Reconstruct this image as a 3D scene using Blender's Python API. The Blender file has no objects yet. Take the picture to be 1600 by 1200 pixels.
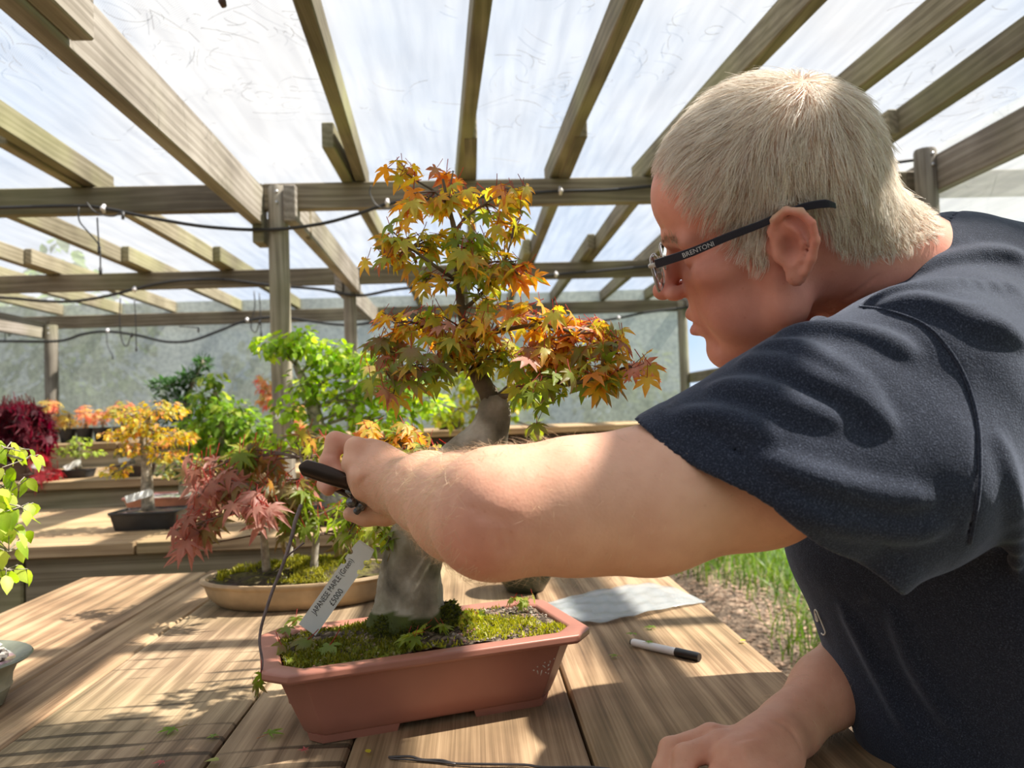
import bpy, bmesh, math, random
import numpy as np
from mathutils import Vector, Matrix

# ------------------------------------------------------------------ camera, sky, sun, exposure
SC = bpy.context.scene
COL = SC.collection
CAMZ = 1.27          # camera height; the table top is at 0.90
TAB = 0.90
F = 1200.0           # focal length in pixels of the 1600 x 1200 frame
YAW, PITCH, ROLL = math.radians(3.02), math.radians(1.9), math.radians(2.0)
f_ = Vector((math.sin(YAW) * math.cos(PITCH), math.cos(YAW) * math.cos(PITCH), math.sin(PITCH)))
r0 = Vector((math.cos(YAW), -math.sin(YAW), 0.0))
u0 = r0.cross(f_)
r_ = r0 * math.cos(ROLL) - u0 * math.sin(ROLL)
u_ = u0 * math.cos(ROLL) + r0 * math.sin(ROLL)
CAM = Vector((0.0, 0.0, CAMZ))
cam_data = bpy.data.cameras.new('camera')
cam_data.sensor_width = 36.0
cam_data.lens = 36.0 * F / 1600.0
cam_data.clip_start = 0.02
cam_data.dof.use_dof = True
cam_data.dof.focus_distance = 0.82
cam_data.dof.aperture_fstop = 7.5
cam = bpy.data.objects.new('camera', cam_data)
COL.objects.link(cam)
cam.matrix_world = Matrix(((r_.x, u_.x, -f_.x, CAM.x), (r_.y, u_.y, -f_.y, CAM.y), (r_.z, u_.z, -f_.z, CAM.z), (0, 0, 0, 1)))
SC.camera = cam

SC.view_settings.view_transform = 'Standard'
SC.view_settings.look = 'None'
SC.view_settings.gamma = 1.0
SC.view_settings.use_curve_mapping = False
SC.view_settings.exposure = 0.75
SC.cycles.max_bounces = 10
SC.cycles.transparent_max_bounces = 16
SC.cycles.diffuse_bounces = 4
SC.cycles.caustics_reflective = False
SC.cycles.caustics_refractive = False
SC.cycles.sample_clamp_indirect = 6.0
SC.cycles.use_denoising = True

world = bpy.data.worlds.new('sky')
SC.world = world
world.use_nodes = True
wn, wl = world.node_tree.nodes, world.node_tree.links
wn.clear()
w_out = wn.new('ShaderNodeOutputWorld'); w_bg = wn.new('ShaderNodeBackground')
w_tc = wn.new('ShaderNodeTexCoord'); w_no = wn.new('ShaderNodeTexNoise'); w_cr = wn.new('ShaderNodeValToRGB')
w_no.inputs['Scale'].default_value = 2.2; w_no.inputs['Detail'].default_value = 5.0
w_cr.color_ramp.elements[0].position = 0.40; w_cr.color_ramp.elements[0].color = (0.50, 0.70, 1.0, 1)
w_cr.color_ramp.elements[1].position = 0.62; w_cr.color_ramp.elements[1].color = (1.0, 1.0, 1.0, 1)
wl.new(w_tc.outputs['Generated'], w_no.inputs['Vector']); wl.new(w_no.outputs['Fac'], w_cr.inputs['Fac'])
wl.new(w_cr.outputs['Color'], w_bg.inputs['Color']); wl.new(w_bg.outputs['Background'], w_out.inputs['Surface'])
w_bg.inputs['Strength'].default_value = 0.66

SUN_DIR = Vector((0.61, 0.06, 0.79)).normalized()
sun_d = bpy.data.lights.new('sun', 'SUN')
sun_d.energy = 12.0
sun_d.angle = math.radians(0.9)
sun_d.color = (1.0, 0.93, 0.82)
sun = bpy.data.objects.new('sun', sun_d)
COL.objects.link(sun)
sun.rotation_euler = SUN_DIR.to_track_quat('Z', 'Y').to_euler()
sun.location = (3, 1, 5)

# ------------------------------------------------------------------ helpers
rnd = random.Random(7)
rng = np.random.default_rng(11)
PI = math.pi

def ray(px, py):
    return (f_ * F + r_ * (px - 800.0) - u_ * (py - 600.0)).normalized()

def at(px, py, Y):
    """the point at distance Y ahead (along world +Y) that the photograph shows at px, py"""
    d = ray(px, py)
    return CAM + d * (Y / d.y)

def at_z(px, py, z):
    d = ray(px, py)
    return CAM + d * ((z - CAMZ) / d.z)

def at_x(px, py, X):
    d = ray(px, py)
    return CAM + d * (X / d.x)

def link(o, parent=None):
    COL.objects.link(o)
    if parent is not None:
        o.parent = parent
    return o

def tag(o, label=None, cat=None, group=None, kind=None):
    if label: o['label'] = label
    if cat: o['category'] = cat
    if group: o['group'] = group
    if kind: o['kind'] = kind
    return o

def empty(name, loc=(0, 0, 0), rz=0.0):
    o = bpy.data.objects.new(name, None)
    o.empty_display_size = 0.05
    o.location = loc
    o.rotation_euler = (0, 0, rz)
    COL.objects.link(o)
    return o

def put(o, parent):
    """parent o so that its world-space mesh stays where it was built"""
    o.parent = parent
    o.matrix_parent_inverse = (Matrix.Translation(parent.location) @ parent.rotation_euler.to_matrix().to_4x4()).inverted()
    return o

def mesh_np(name, verts, faces, mats=(), smooth=True, parent=None, keep=True, colors=None, fmat=None):
    """verts Nx3, faces: list of index tuples or an MxK array"""
    me = bpy.data.meshes.new(name)
    verts = np.asarray(verts, dtype=np.float32)
    if isinstance(faces, np.ndarray):
        m, k = faces.shape
        me.vertices.add(len(verts)); me.vertices.foreach_set('co', verts.ravel())
        me.loops.add(m * k); me.loops.foreach_set('vertex_index', faces.astype(np.int32).ravel())
        me.polygons.add(m); me.polygons.foreach_set('loop_start', np.arange(0, m * k, k, dtype=np.int32))
        me.update(calc_edges=True)
    else:
        me.from_pydata([tuple(v) for v in verts.tolist()], [], faces)
        me.update()
    me.polygons.foreach_set('use_smooth', np.full(len(me.polygons), smooth, dtype=bool))
    for m_ in (mats if isinstance(mats, (list, tuple)) else [mats]):
        me.materials.append(m_)
    if fmat is not None:
        me.polygons.foreach_set('material_index', np.asarray(fmat, dtype=np.int32))
    if colors is not None:
        a = me.color_attributes.new('Col', 'FLOAT_COLOR', 'POINT')
        c = np.ones((len(verts), 4), dtype=np.float32); c[:, :3] = colors
        a.data.foreach_set('color', c.ravel())
    o = bpy.data.objects.new(name, me)
    COL.objects.link(o)
    if parent is not None:
        if keep: put(o, parent)
        else: o.parent = parent
    return o

class MB:
    """collects boxes, tubes, lathes and loose polygons into ONE mesh"""
    def __init__(s):
        s.v, s.f, s.c = [], [], []
        s.use_c = False
    def add(s, vs, fs, col=None):
        b = len(s.v)
        s.v.extend([tuple(v) for v in vs]); s.f.extend([tuple(i + b for i in f) for f in fs])
        if col is not None:
            s.use_c = True
        s.c.extend([col if col is not None else (1, 1, 1)] * len(vs))
    def box(s, c, size, M=None, col=None, bev=0.0):
        """axis box with chamfered edges; M a 3x3 matrix turned about its centre"""
        c = Vector(c); hx, hy, hz = [a / 2 for a in size]
        if bev <= 0:
            vs = [Vector((x, y, z)) for x in (-hx, hx) for y in (-hy, hy) for z in (-hz, hz)]
            fs = [(0, 1, 3, 2), (4, 6, 7, 5), (0, 4, 5, 1), (2, 3, 7, 6), (0, 2, 6, 4), (1, 5, 7, 3)]
        else:
            b = min(bev, hx * .9, hy * .9, hz * .9)
            vs, idx = [], {}
            for sx in (-1, 1):
                for sy in (-1, 1):
                    for sz in (-1, 1):
                        for ax in range(3):
                            p = [sx * (hx - b), sy * (hy - b), sz * (hz - b)]
                            p[ax] = (sx * hx, sy * hy, sz * hz)[ax]
                            idx[(sx, sy, sz, ax)] = len(vs); vs.append(Vector(p))
            fs = []
            I = idx
            for sx in (-1, 1):
                q = [I[(sx, -1, -1, 0)], I[(sx, 1, -1, 0)], I[(sx, 1, 1, 0)], I[(sx, -1, 1, 0)]]
                fs.append(tuple(q if sx > 0 else q[::-1]))
                q = [I[(-1, sx, -1, 1)], I[(-1, sx, 1, 1)], I[(1, sx, 1, 1)], I[(1, sx, -1, 1)]]
                fs.append(tuple(q if sx > 0 else q[::-1]))
                q = [I[(-1, -1, sx, 2)], I[(1, -1, sx, 2)], I[(1, 1, sx, 2)], I[(-1, 1, sx, 2)]]
                fs.append(tuple(q if sx > 0 else q[::-1]))
            for a in (-1, 1):
                for b2 in (-1, 1):
                    fs.append((I[(a, b2, -1, 0)], I[(a, b2, 1, 0)], I[(a, b2, 1, 1)], I[(a, b2, -1, 1)]) if a * b2 < 0 else (I[(a, b2, -1, 1)], I[(a, b2, 1, 1)], I[(a, b2, 1, 0)], I[(a, b2, -1, 0)]))
                    fs.append((I[(a, -1, b2, 0)], I[(a, 1, b2, 0)], I[(a, 1, b2, 2)], I[(a, -1, b2, 2)]) if a * b2 > 0 else (I[(a, -1, b2, 2)], I[(a, 1, b2, 2)], I[(a, 1, b2, 0)], I[(a, -1, b2, 0)]))
                    fs.append((I[(-1, a, b2, 1)], I[(1, a, b2, 1)], I[(1, a, b2, 2)], I[(-1, a, b2, 2)]) if a * b2 < 0 else (I[(-1, a, b2, 2)], I[(1, a, b2, 2)], I[(1, a, b2, 1)], I[(-1, a, b2, 1)]))
            for sx in (-1, 1):
                for sy in (-1, 1):
                    for sz in (-1, 1):
                        t = (I[(sx, sy, sz, 0)], I[(sx, sy, sz, 1)], I[(sx, sy, sz, 2)])
                        fs.append(t if sx * sy * sz > 0 else t[::-1])
        if M is not None:
            vs = [M @ v for v in vs]
        s.add([v + c for v in vs], fs, col)
    def bar(s, a, b, w, h, up=(0, 0, 1), bev=0.0, col=None):
        """a beam from a to b, w wide and h along up"""
        a, b = Vector(a), Vector(b)
        y = (b - a).normalized(); x = y.cross(Vector(up)).normalized(); z = x.cross(y)
        M = Matrix((x, y, z)).transposed()
        s.box((a + b) / 2, (w, (b - a).length, h), M, col, bev)
    def tube(s, pts, r, n=6, col=None, cap=True, jitter=0.0):
        pts = [Vector(p) for p in pts]
        m = len(pts)
        rs = r if isinstance(r, (list, tuple)) else [r] * m
        t = (pts[1] - pts[0]).normalized()
        ref = Vector((0, 0, 1)) if abs(t.z) < .9 else Vector((1, 0, 0))
        x = t.cross(ref).normalized()
        vs, fs = [], []
        for i, p in enumerate(pts):
            t = (pts[min(i + 1, m - 1)] - pts[max(i - 1, 0)])
            if t.length < 1e-9: t = Vector((0, 0, 1))
            t.normalize()
            x = (x - t * x.dot(t))
            if x.length < 1e-6: x = t.orthogonal()
            x.normalize(); y = t.cross(x)
            for k in range(n):
                a = 2 * PI * k / n
                rr = rs[i] * (1 + jitter * (rnd.random() - .5))
                vs.append(p + (x * math.cos(a) + y * math.sin(a)) * rr)
        for i in range(m - 1):
            for k in range(n):
                k2 = (k + 1) % n
                fs.append((i * n + k, i * n + k2, (i + 1) * n + k2, (i + 1) * n + k))
        if cap:
            fs.append(tuple(range(n))[::-1]); fs.append(tuple((m - 1) * n + k for k in range(n)))
        s.add(vs, fs, col)
    def lathe(s, prof, c=(0, 0, 0), n=32, sx=1.0, sy=1.0, rz=0.0, col=None, sup=None):
        """prof: list of (r, z); sup: superellipse exponent for squarish outlines"""
        vs, fs = [], []
        m = len(prof)
        for (r, z) in prof:
            for k in range(n):
                a = 2 * PI * k / n
                ca, sa = math.cos(a), math.sin(a)
                q = 1.0
                if sup: q = (abs(ca) ** sup + abs(sa) ** sup) ** (-1.0 / sup)
                x, y = r * ca * q * sx, r * sa * q * sy
                vs.append((c[0] + x * math.cos(rz) - y * math.sin(rz), c[1] + x * math.sin(rz) + y * math.cos(rz), c[2] + z))
        for i in range(m - 1):
            for k in range(n):
                k2 = (k + 1) % n
                fs.append((i * n + k, i * n + k2, (i + 1) * n + k2, (i + 1) * n + k))
        if prof[0][0] > 1e-5: fs.append(tuple(range(n))[::-1])
        if prof[-1][0] > 1e-5: fs.append(tuple((m - 1) * n + k for k in range(n)))
        s.add(vs, fs, col)
    def ball(s, c, r, n=10, m=6, col=None, sc=(1, 1, 1)):
        c = Vector(c)
        vs = [c + Vector((0, 0, -r * sc[2]))]
        for i in range(1, m):
            ph = -PI / 2 + PI * i / m
            for k in range(n):
                a = 2 * PI * k / n
                vs.append(c + Vector((r * math.cos(ph) * math.cos(a) * sc[0], r * math.cos(ph) * math.sin(a) * sc[1], r * math.sin(ph) * sc[2])))
        vs.append(c + Vector((0, 0, r * sc[2])))
        fs = []
        for k in range(n):
            fs.append((0, 1 + (k + 1) % n, 1 + k))
            for i in range(m - 2):
                a = 1 + i * n
                fs.append((a + k, a + (k + 1) % n, a + n + (k + 1) % n, a + n + k))
            fs.append((1 + (m - 2) * n + k, 1 + (m - 2) * n + (k + 1) % n, len(vs) - 1))
        s.add(vs, fs, col)
    def build(s, name, mat, parent=None, smooth=False, keep=True, auto=None):
        me = bpy.data.meshes.new(name)
        me.from_pydata(s.v, [], s.f); me.update()
        for m_ in (mat if isinstance(mat, (list, tuple)) else [mat]): me.materials.append(m_)
        me.polygons.foreach_set('use_smooth', np.full(len(me.polygons), smooth or auto is not None, dtype=bool))
        if auto is not None:
            me.set_sharp_from_angle(angle=math.radians(auto))
        if s.use_c:
            a = me.color_attributes.new('Col', 'FLOAT_COLOR', 'POINT')
            c = np.ones((len(s.v), 4), dtype=np.float32); c[:, :3] = np.array(s.c, dtype=np.float32)
            a.data.foreach_set('color', c.ravel())
        o = bpy.data.objects.new(name, me)
        COL.objects.link(o)
        if parent is not None:
            if keep: put(o, parent)
            else: o.parent = parent
        return o

def smooth_path(pts, n=8):
    """Catmull-Rom through the points"""
    P = [Vector(p) for p in pts]
    if len(P) < 3: return P
    P = [P[0] * 2 - P[1]] + P + [P[-1] * 2 - P[-2]]
    out = []
    for i in range(1, len(P) - 2):
        for k in range(n):
            t = k / n
            a, b, c, d = P[i - 1], P[i], P[i + 1], P[i + 2]
            out.append(0.5 * ((2 * b) + (c - a) * t + (2 * a - 5 * b + 4 * c - d) * t * t + (3 * b - a - 3 * c + d) * t ** 3))
    out.append(P[-2])
    return out

def ribbons(name, paths, width, col, mat, parent, taper=True):
    """paths (n, m, 3) as thin flat strips; col (n, 3)"""
    n, m, _ = paths.shape
    T = np.gradient(paths, axis=1)
    S = np.cross(T, np.broadcast_to(rng.normal(size=(n, 1, 3)), T.shape)); S /= np.linalg.norm(S, axis=2, keepdims=True) + 1e-9
    w = np.linspace(1, 0.25, m)[None, :, None] if taper else np.ones((1, m, 1))
    w = w * (width if np.isscalar(width) else width[:, None, None])
    V = np.stack([paths - S * w / 2, paths + S * w / 2], 2).reshape(-1, 3)
    i = (np.arange(n) * m * 2)[:, None] + (np.arange(m - 1) * 2)[None]
    Q = np.stack([i, i + 1, i + 3, i + 2], -1).reshape(-1, 4)
    o = mesh_np(name, V, Q, mat, True, parent=parent, colors=np.repeat(col, m * 2, axis=0))
    o['kind'] = 'stuff'
    return o


# ------------------------------------------------------------------ materials
def new_mat(name):
    m = bpy.data.materials.new(name)
    m.use_nodes = True
    nt = m.node_tree
    return m, nt, nt.nodes['Principled BSDF'], nt.nodes['Material Output']

def N(nt, typ, **kw):
    n = nt.nodes.new('ShaderNode' + typ)
    for k, v in kw.items():
        if hasattr(n, k): setattr(n, k, v)
        else: n.inputs[k].default_value = v
    return n

def ramp(nt, src, stops, interp='LINEAR'):
    n = nt.nodes.new('ShaderNodeValToRGB')
    cr = n.color_ramp; cr.interpolation = interp
    while len(cr.elements) < len(stops): cr.elements.new(0.5)
    for e, (p, c) in zip(cr.elements, stops):
        e.position = p; e.color = (c[0], c[1], c[2], 1) if len(c) == 3 else c
    nt.links.new(src, n.inputs['Fac'])
    return n

def coords(nt, space='Object', scale=(1, 1, 1), rot=(0, 0, 0)):
    tc = nt.nodes.new('ShaderNodeTexCoord'); mp = nt.nodes.new('ShaderNodeMapping')
    mp.inputs['Scale'].default_value = scale; mp.inputs['Rotation'].default_value = rot
    nt.links.new(tc.outputs[space], mp.inputs['Vector'])
    return mp.outputs['Vector']

def bump(nt, src, strength=0.3, dist=0.01, chain=None):
    b = nt.nodes.new('ShaderNodeBump')
    b.inputs['Strength'].default_value = strength; b.inputs['Distance'].default_value = dist
    nt.links.new(src, b.inputs['Height'])
    if chain is not None: nt.links.new(chain, b.inputs['Normal'])
    return b.outputs['Normal']

def mixc(nt, fac, a, b, mode='MIX'):
    n = nt.nodes.new('ShaderNodeMix'); n.data_type = 'RGBA'; n.blend_type = mode
    for s, v in ((0, fac), (6, a), (7, b)):
        if isinstance(v, bpy.types.NodeSocket): nt.links.new(v, n.inputs[s])
        else: n.inputs[s].default_value = v if s == 0 else (*v, 1) if len(v) == 3 else v
    return n.outputs[2]

def plain(name, col, rough=0.6, metal=0.0, noise=0.12, scale=30.0, bmp=0.15, spec=0.5):
    m, nt, p, out = new_mat(name)
    v = coords(nt)
    n = N(nt, 'TexNoise', Scale=scale, Detail=4.0)
    nt.links.new(v, n.inputs['Vector'])
    lo = tuple(max(0, c * (1 - noise * 2)) for c in col); hi = tuple(min(1, c * (1 + noise)) for c in col)
    r = ramp(nt, n.outputs['Fac'], [(0.3, lo), (0.7, hi)])
    nt.links.new(r.outputs['Color'], p.inputs['Base Color'])
    p.inputs['Roughness'].default_value = rough; p.inputs['Metallic'].default_value = metal
    p.inputs['Specular IOR Level'].default_value = spec
    if bmp: nt.links.new(bump(nt, n.outputs['Fac'], bmp, 0.003), p.inputs['Normal'])
    return m

def wood(name, dark, mid, light, along='Y', scale=1.0, kerf=0.0, green=0.0, rough=0.75, grey=0.0, obj_rand=0.25):
    """sawn timber: grain lines along one axis, knots, weathering, faint cross saw marks; varies per piece"""
    m, nt, p, out = new_mat(name)
    ax = {'X': 0, 'Y': 1, 'Z': 2}[along]
    tc = nt.nodes.new('ShaderNodeTexCoord'); oi = nt.nodes.new('ShaderNodeObjectInfo')
    off = nt.nodes.new('ShaderNodeVectorMath'); off.operation = 'MULTIPLY_ADD'
    cmb = nt.nodes.new('ShaderNodeCombineXYZ')
    for i in range(3): nt.links.new(oi.outputs['Random'], cmb.inputs[i])
    off.inputs[1].default_value = (7.3, 5.1, 9.7)
    nt.links.new(cmb.outputs[0], off.inputs[0]); nt.links.new(tc.outputs['Object'], off.inputs[2])
    V = off.outputs[0]
    # warp
    nz = N(nt, 'TexNoise', Scale=3.0 * scale, Detail=2.0)
    mp0 = nt.nodes.new('ShaderNodeMapping'); s0 = [1.0] * 3; s0[ax] = 0.35; mp0.inputs['Scale'].default_value = s0
    nt.links.new(V, mp0.inputs['Vector']); nt.links.new(mp0.outputs[0], nz.inputs['Vector'])
    wv = nt.nodes.new('ShaderNodeVectorMath'); wv.operation = 'MULTIPLY_ADD'
    wv.inputs[1].default_value = (0.07, 0.07, 0.07)
    nt.links.new(nz.outputs['Color'], wv.inputs[0]); nt.links.new(V, wv.inputs[2])
    # rings
    mp1 = nt.nodes.new('ShaderNodeMapping'); s1 = [1.0] * 3; s1[ax] = 0.07; mp1.inputs['Scale'].default_value = s1
    nt.links.new(wv.outputs[0], mp1.inputs['Vector'])
    wave = N(nt, 'TexWave', wave_type='RINGS', rings_direction=along, Scale=16.0 * scale, Distortion=5.0, Detail=3.0)
    wave.inputs['Detail Scale'].default_value = 2.0
    nt.links.new(mp1.outputs[0], wave.inputs['Vector'])
    # fine fibres
    mp2 = nt.nodes.new('ShaderNodeMapping'); s2 = [300.0 * scale] * 3; s2[ax] = 3.0 * scale; mp2.inputs['Scale'].default_value = s2
    nt.links.new(V, mp2.inputs['Vector'])
    fib = N(nt, 'TexNoise', Scale=1.0, Detail=4.0); nt.links.new(mp2.outputs[0], fib.inputs['Vector'])
    # blotches
    blo = N(nt, 'TexNoise', Scale=4.5 * scale, Detail=4.0); nt.links.new(V, blo.inputs['Vector'])
    add = N(nt, 'Math', operation='MULTIPLY_ADD'); add.inputs[1].default_value = 0.18
    nt.links.new(wave.outputs['Fac'], add.inputs[0])
    m2 = N(nt, 'Math', operation='MULTIPLY_ADD'); m2.inputs[1].default_value = 0.52
    nt.links.new(fib.outputs['Fac'], m2.inputs[0]); nt.links.new(add.outputs[0], m2.inputs[2])
    m3 = N(nt, 'Math', operation='MULTIPLY'); m3.inputs[1].default_value = 0.62
    nt.links.new(blo.outputs['Fac'], m3.inputs[0]); nt.links.new(m3.outputs[0], add.inputs[2])
    cr = ramp(nt, m2.outputs[0], [(0.38, dark), (0.62, mid), (0.86, light)])
    c = cr.outputs['Color']
    hs = nt.nodes.new('ShaderNodeHueSaturation')
    mr = N(nt, 'MapRange'); mr.inputs['To Min'].default_value = 1 - obj_rand; mr.inputs['To Max'].default_value = 1 + obj_rand
    nt.links.new(oi.outputs['Random'], mr.inputs['Value']); nt.links.new(mr.outputs[0], hs.inputs['Value'])
    nt.links.new(c, hs.inputs['Color']); c = hs.outputs['Color']
    if green > 0:
        gn = N(nt, 'TexNoise', Scale=1.7, Detail=3.0); nt.links.new(V, gn.inputs['Vector'])
        gr = ramp(nt, gn.outputs['Fac'], [(0.45, (0, 0, 0)), (0.68, (green, green, green))])
        c = mixc(nt, gr.outputs['Color'], c, (0.36, 0.38, 0.16))
    nt.links.new(c, p.inputs['Base Color'])
    p.inputs['Roughness'].default_value = rough; p.inputs['Specular IOR Level'].default_value = 0.3
    nrm = bump(nt, m2.outputs[0], 0.35, 0.004)
    if kerf > 0:
        mpk = nt.nodes.new('ShaderNodeMapping'); sk = [0.0] * 3; sk[ax] = 1.0; mpk.inputs['Scale'].default_value = sk
        nt.links.new(wv.outputs[0], mpk.inputs['Vector'])
        kw = N(nt, 'TexWave', wave_type='BANDS', bands_direction=along, Scale=kerf, Distortion=1.2, Detail=1.0)
        nt.links.new(mpk.outputs[0], kw.inputs['Vector'])
        kn = N(nt, 'TexNoise', Scale=5.0, Detail=2.0); nt.links.new(V, kn.inputs['Vector'])
        km = N(nt, 'Math', operation='MULTIPLY_ADD'); km.inputs[1].default_value = 0.9; km.inputs[2].default_value = -0.40
        nt.links.new(kn.outputs['Fac'], km.inputs[0])
        ka = N(nt, 'Math', operation='ADD'); nt.links.new(kw.outputs['Fac'], ka.inputs[0]); nt.links.new(km.outputs[0], ka.inputs[1])
        kr = ramp(nt, ka.outputs[0], [(0.02, (0, 0, 0)), (0.12, (1, 1, 1))])
        nrm = bump(nt, kr.outputs['Color'], 0.8, 0.003, nrm)
        c2 = mixc(nt, kr.outputs['Color'], mixc(nt, 0.7, c, (0.02, 0.015, 0.01)), c)
        nt.links.new(c2, p.inputs['Base Color'])
    nt.links.new(nrm, p.inputs['Normal'])
    return m

def leaf_mat(name, tint=(1, 1, 1), trans=0.45, rough=0.45):
    """leaf: colour from the mesh's own vertex colours, thin enough to let light through"""
    m, nt, p, out = new_mat(name)
    at_ = nt.nodes.new('ShaderNodeVertexColor'); at_.layer_name = 'Col'
    n = N(nt, 'TexNoise', Scale=60.0, Detail=3.0)
    nt.links.new(coords(nt), n.inputs['Vector'])
    r = ramp(nt, n.outputs['Fac'], [(0.3, (0.78, 0.78, 0.78)), (0.7, (1.12, 1.12, 1.12))])
    c = mixc(nt, 1.0, at_.outputs['Color'], r.outputs['Color'], 'MULTIPLY')
    c = mixc(nt, 1.0, c, tint, 'MULTIPLY')
    nt.links.new(c, p.inputs['Base Color']); p.inputs['Roughness'].default_value = rough
    p.inputs['Specular IOR Level'].default_value = 0.35
    tr = N(nt, 'BsdfTranslucent')
    hs = nt.nodes.new('ShaderNodeHueSaturation'); hs.inputs['Saturation'].default_value = 1.12; hs.inputs['Value'].default_value = 1.9
    nt.links.new(c, hs.inputs['Color']); nt.links.new(hs.outputs['Color'], tr.inputs['Color'])
    mx = N(nt, 'MixShader'); mx.inputs[0].default_value = trans
    nt.links.new(p.outputs[0], mx.inputs[1]); nt.links.new(tr.outputs[0], mx.inputs[2]); nt.links.new(mx.outputs[0], out.inputs['Surface'])
    return m

def vcol_mat(name, rough=0.8, noise=0.25, scale=120.0, bmp=0.4, bd=0.003, spec=0.3, sss=0.0):
    m, nt, p, out = new_mat(name)
    at_ = nt.nodes.new('ShaderNodeVertexColor'); at_.layer_name = 'Col'
    n = N(nt, 'TexNoise', Scale=scale, Detail=5.0)
    nt.links.new(coords(nt), n.inputs['Vector'])
    r = ramp(nt, n.outputs['Fac'], [(0.3, (1 - noise,) * 3), (0.7, (1 + noise,) * 3)])
    nt.links.new(mixc(nt, 1.0, at_.outputs['Color'], r.outputs['Color'], 'MULTIPLY'), p.inputs['Base Color'])
    p.inputs['Roughness'].default_value = rough; p.inputs['Specular IOR Level'].default_value = spec
    if bmp: nt.links.new(bump(nt, n.outputs['Fac'], bmp, bd), p.inputs['Normal'])
    return m

# ------------------------------------------------------------------ the shade house: ground, timber frame, netting, tiered benches
M_BEAM = wood('grey_timber', (0.09, 0.072, 0.05), (0.17, 0.14, 0.10), (0.28, 0.24, 0.18), 'X', 0.8, green=0.25)
M_RAFT = wood('rafter_timber', (0.10, 0.083, 0.055), (0.19, 0.165, 0.11), (0.31, 0.275, 0.20), 'Y', 0.8, green=0.38)
M_BIG = wood('weathered_timber', (0.14, 0.12, 0.10), (0.25, 0.22, 0.19), (0.40, 0.365, 0.33), 'Y', 0.7, green=0.15)
M_POST = wood('post_timber', (0.11, 0.095, 0.075), (0.21, 0.185, 0.15), (0.36, 0.33, 0.28), 'Z', 0.9, green=0.3)

def net_mat(name, col, trans, diff, weave=1500.0, tint=0.12):
    """woven shade netting: part of the light passes straight, the rest is scattered"""
    m, nt, p, out = new_mat(name)
    nt.nodes.remove(p)
    cc = coords(nt)
    n = N(nt, 'TexNoise', Scale=3.0, Detail=5.0); nt.links.new(cc, n.inputs['Vector'])
    st = N(nt, 'TexNoise', Scale=1.0, Detail=4.0); nt.links.new(coords(nt, 'Object', (26, 2.0, 26)), st.inputs['Vector'])
    r = ramp(nt, n.outputs['Fac'], [(0.35, tuple(c * (1 - tint) for c in col)), (0.65, col)])
    r2 = ramp(nt, st.outputs['Fac'], [(0.32, (0.72, 0.72, 0.74)), (0.62, (1, 1, 1))])
    c = mixc(nt, 1.0, r.outputs['Color'], r2.outputs['Color'], 'MULTIPLY')
    wx = N(nt, 'TexWave', wave_type='BANDS', bands_direction='DIAGONAL', Scale=weave / 20.0, Distortion=0.0)
    nt.links.new(cc, wx.inputs['Vector'])
    tl = N(nt, 'BsdfTranslucent'); df = N(nt, 'BsdfDiffuse'); tp = N(nt, 'BsdfTransparent')
    nt.links.new(c, tl.inputs['Color']); nt.links.new(c, df.inputs['Color'])
    m1 = N(nt, 'MixShader'); m1.inputs[0].default_value = diff
    nt.links.new(tl.outputs[0], m1.inputs[1]); nt.links.new(df.outputs[0], m1.inputs[2])
    m2 = N(nt, 'MixShader')
    tr = N(nt, 'MapRange'); tr.inputs['To Min'].default_value = 1 - trans - 0.05; tr.inputs['To Max'].default_value = 1 - trans + 0.05
    nt.links.new(wx.outputs['Fac'], tr.inputs['Value']); nt.links.new(tr.outputs[0], m2.inputs[0])
    nt.links.new(tp.outputs[0], m2.inputs[1]); nt.links.new(m1.outputs[0], m2.inputs[2]); nt.links.new(m2.outputs[0], out.inputs['Surface'])
    return m

M_NET = net_mat('roof_netting', (0.245, 0.252, 0.262), 0.50, 0.25)
M_NETB = net_mat('wall_netting', (0.62, 0.665, 0.60), 0.09, 0.30, tint=0.22)
M_NETR = net_mat('side_netting', (0.62, 0.63, 0.635), 0.5, 0.3)

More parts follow.
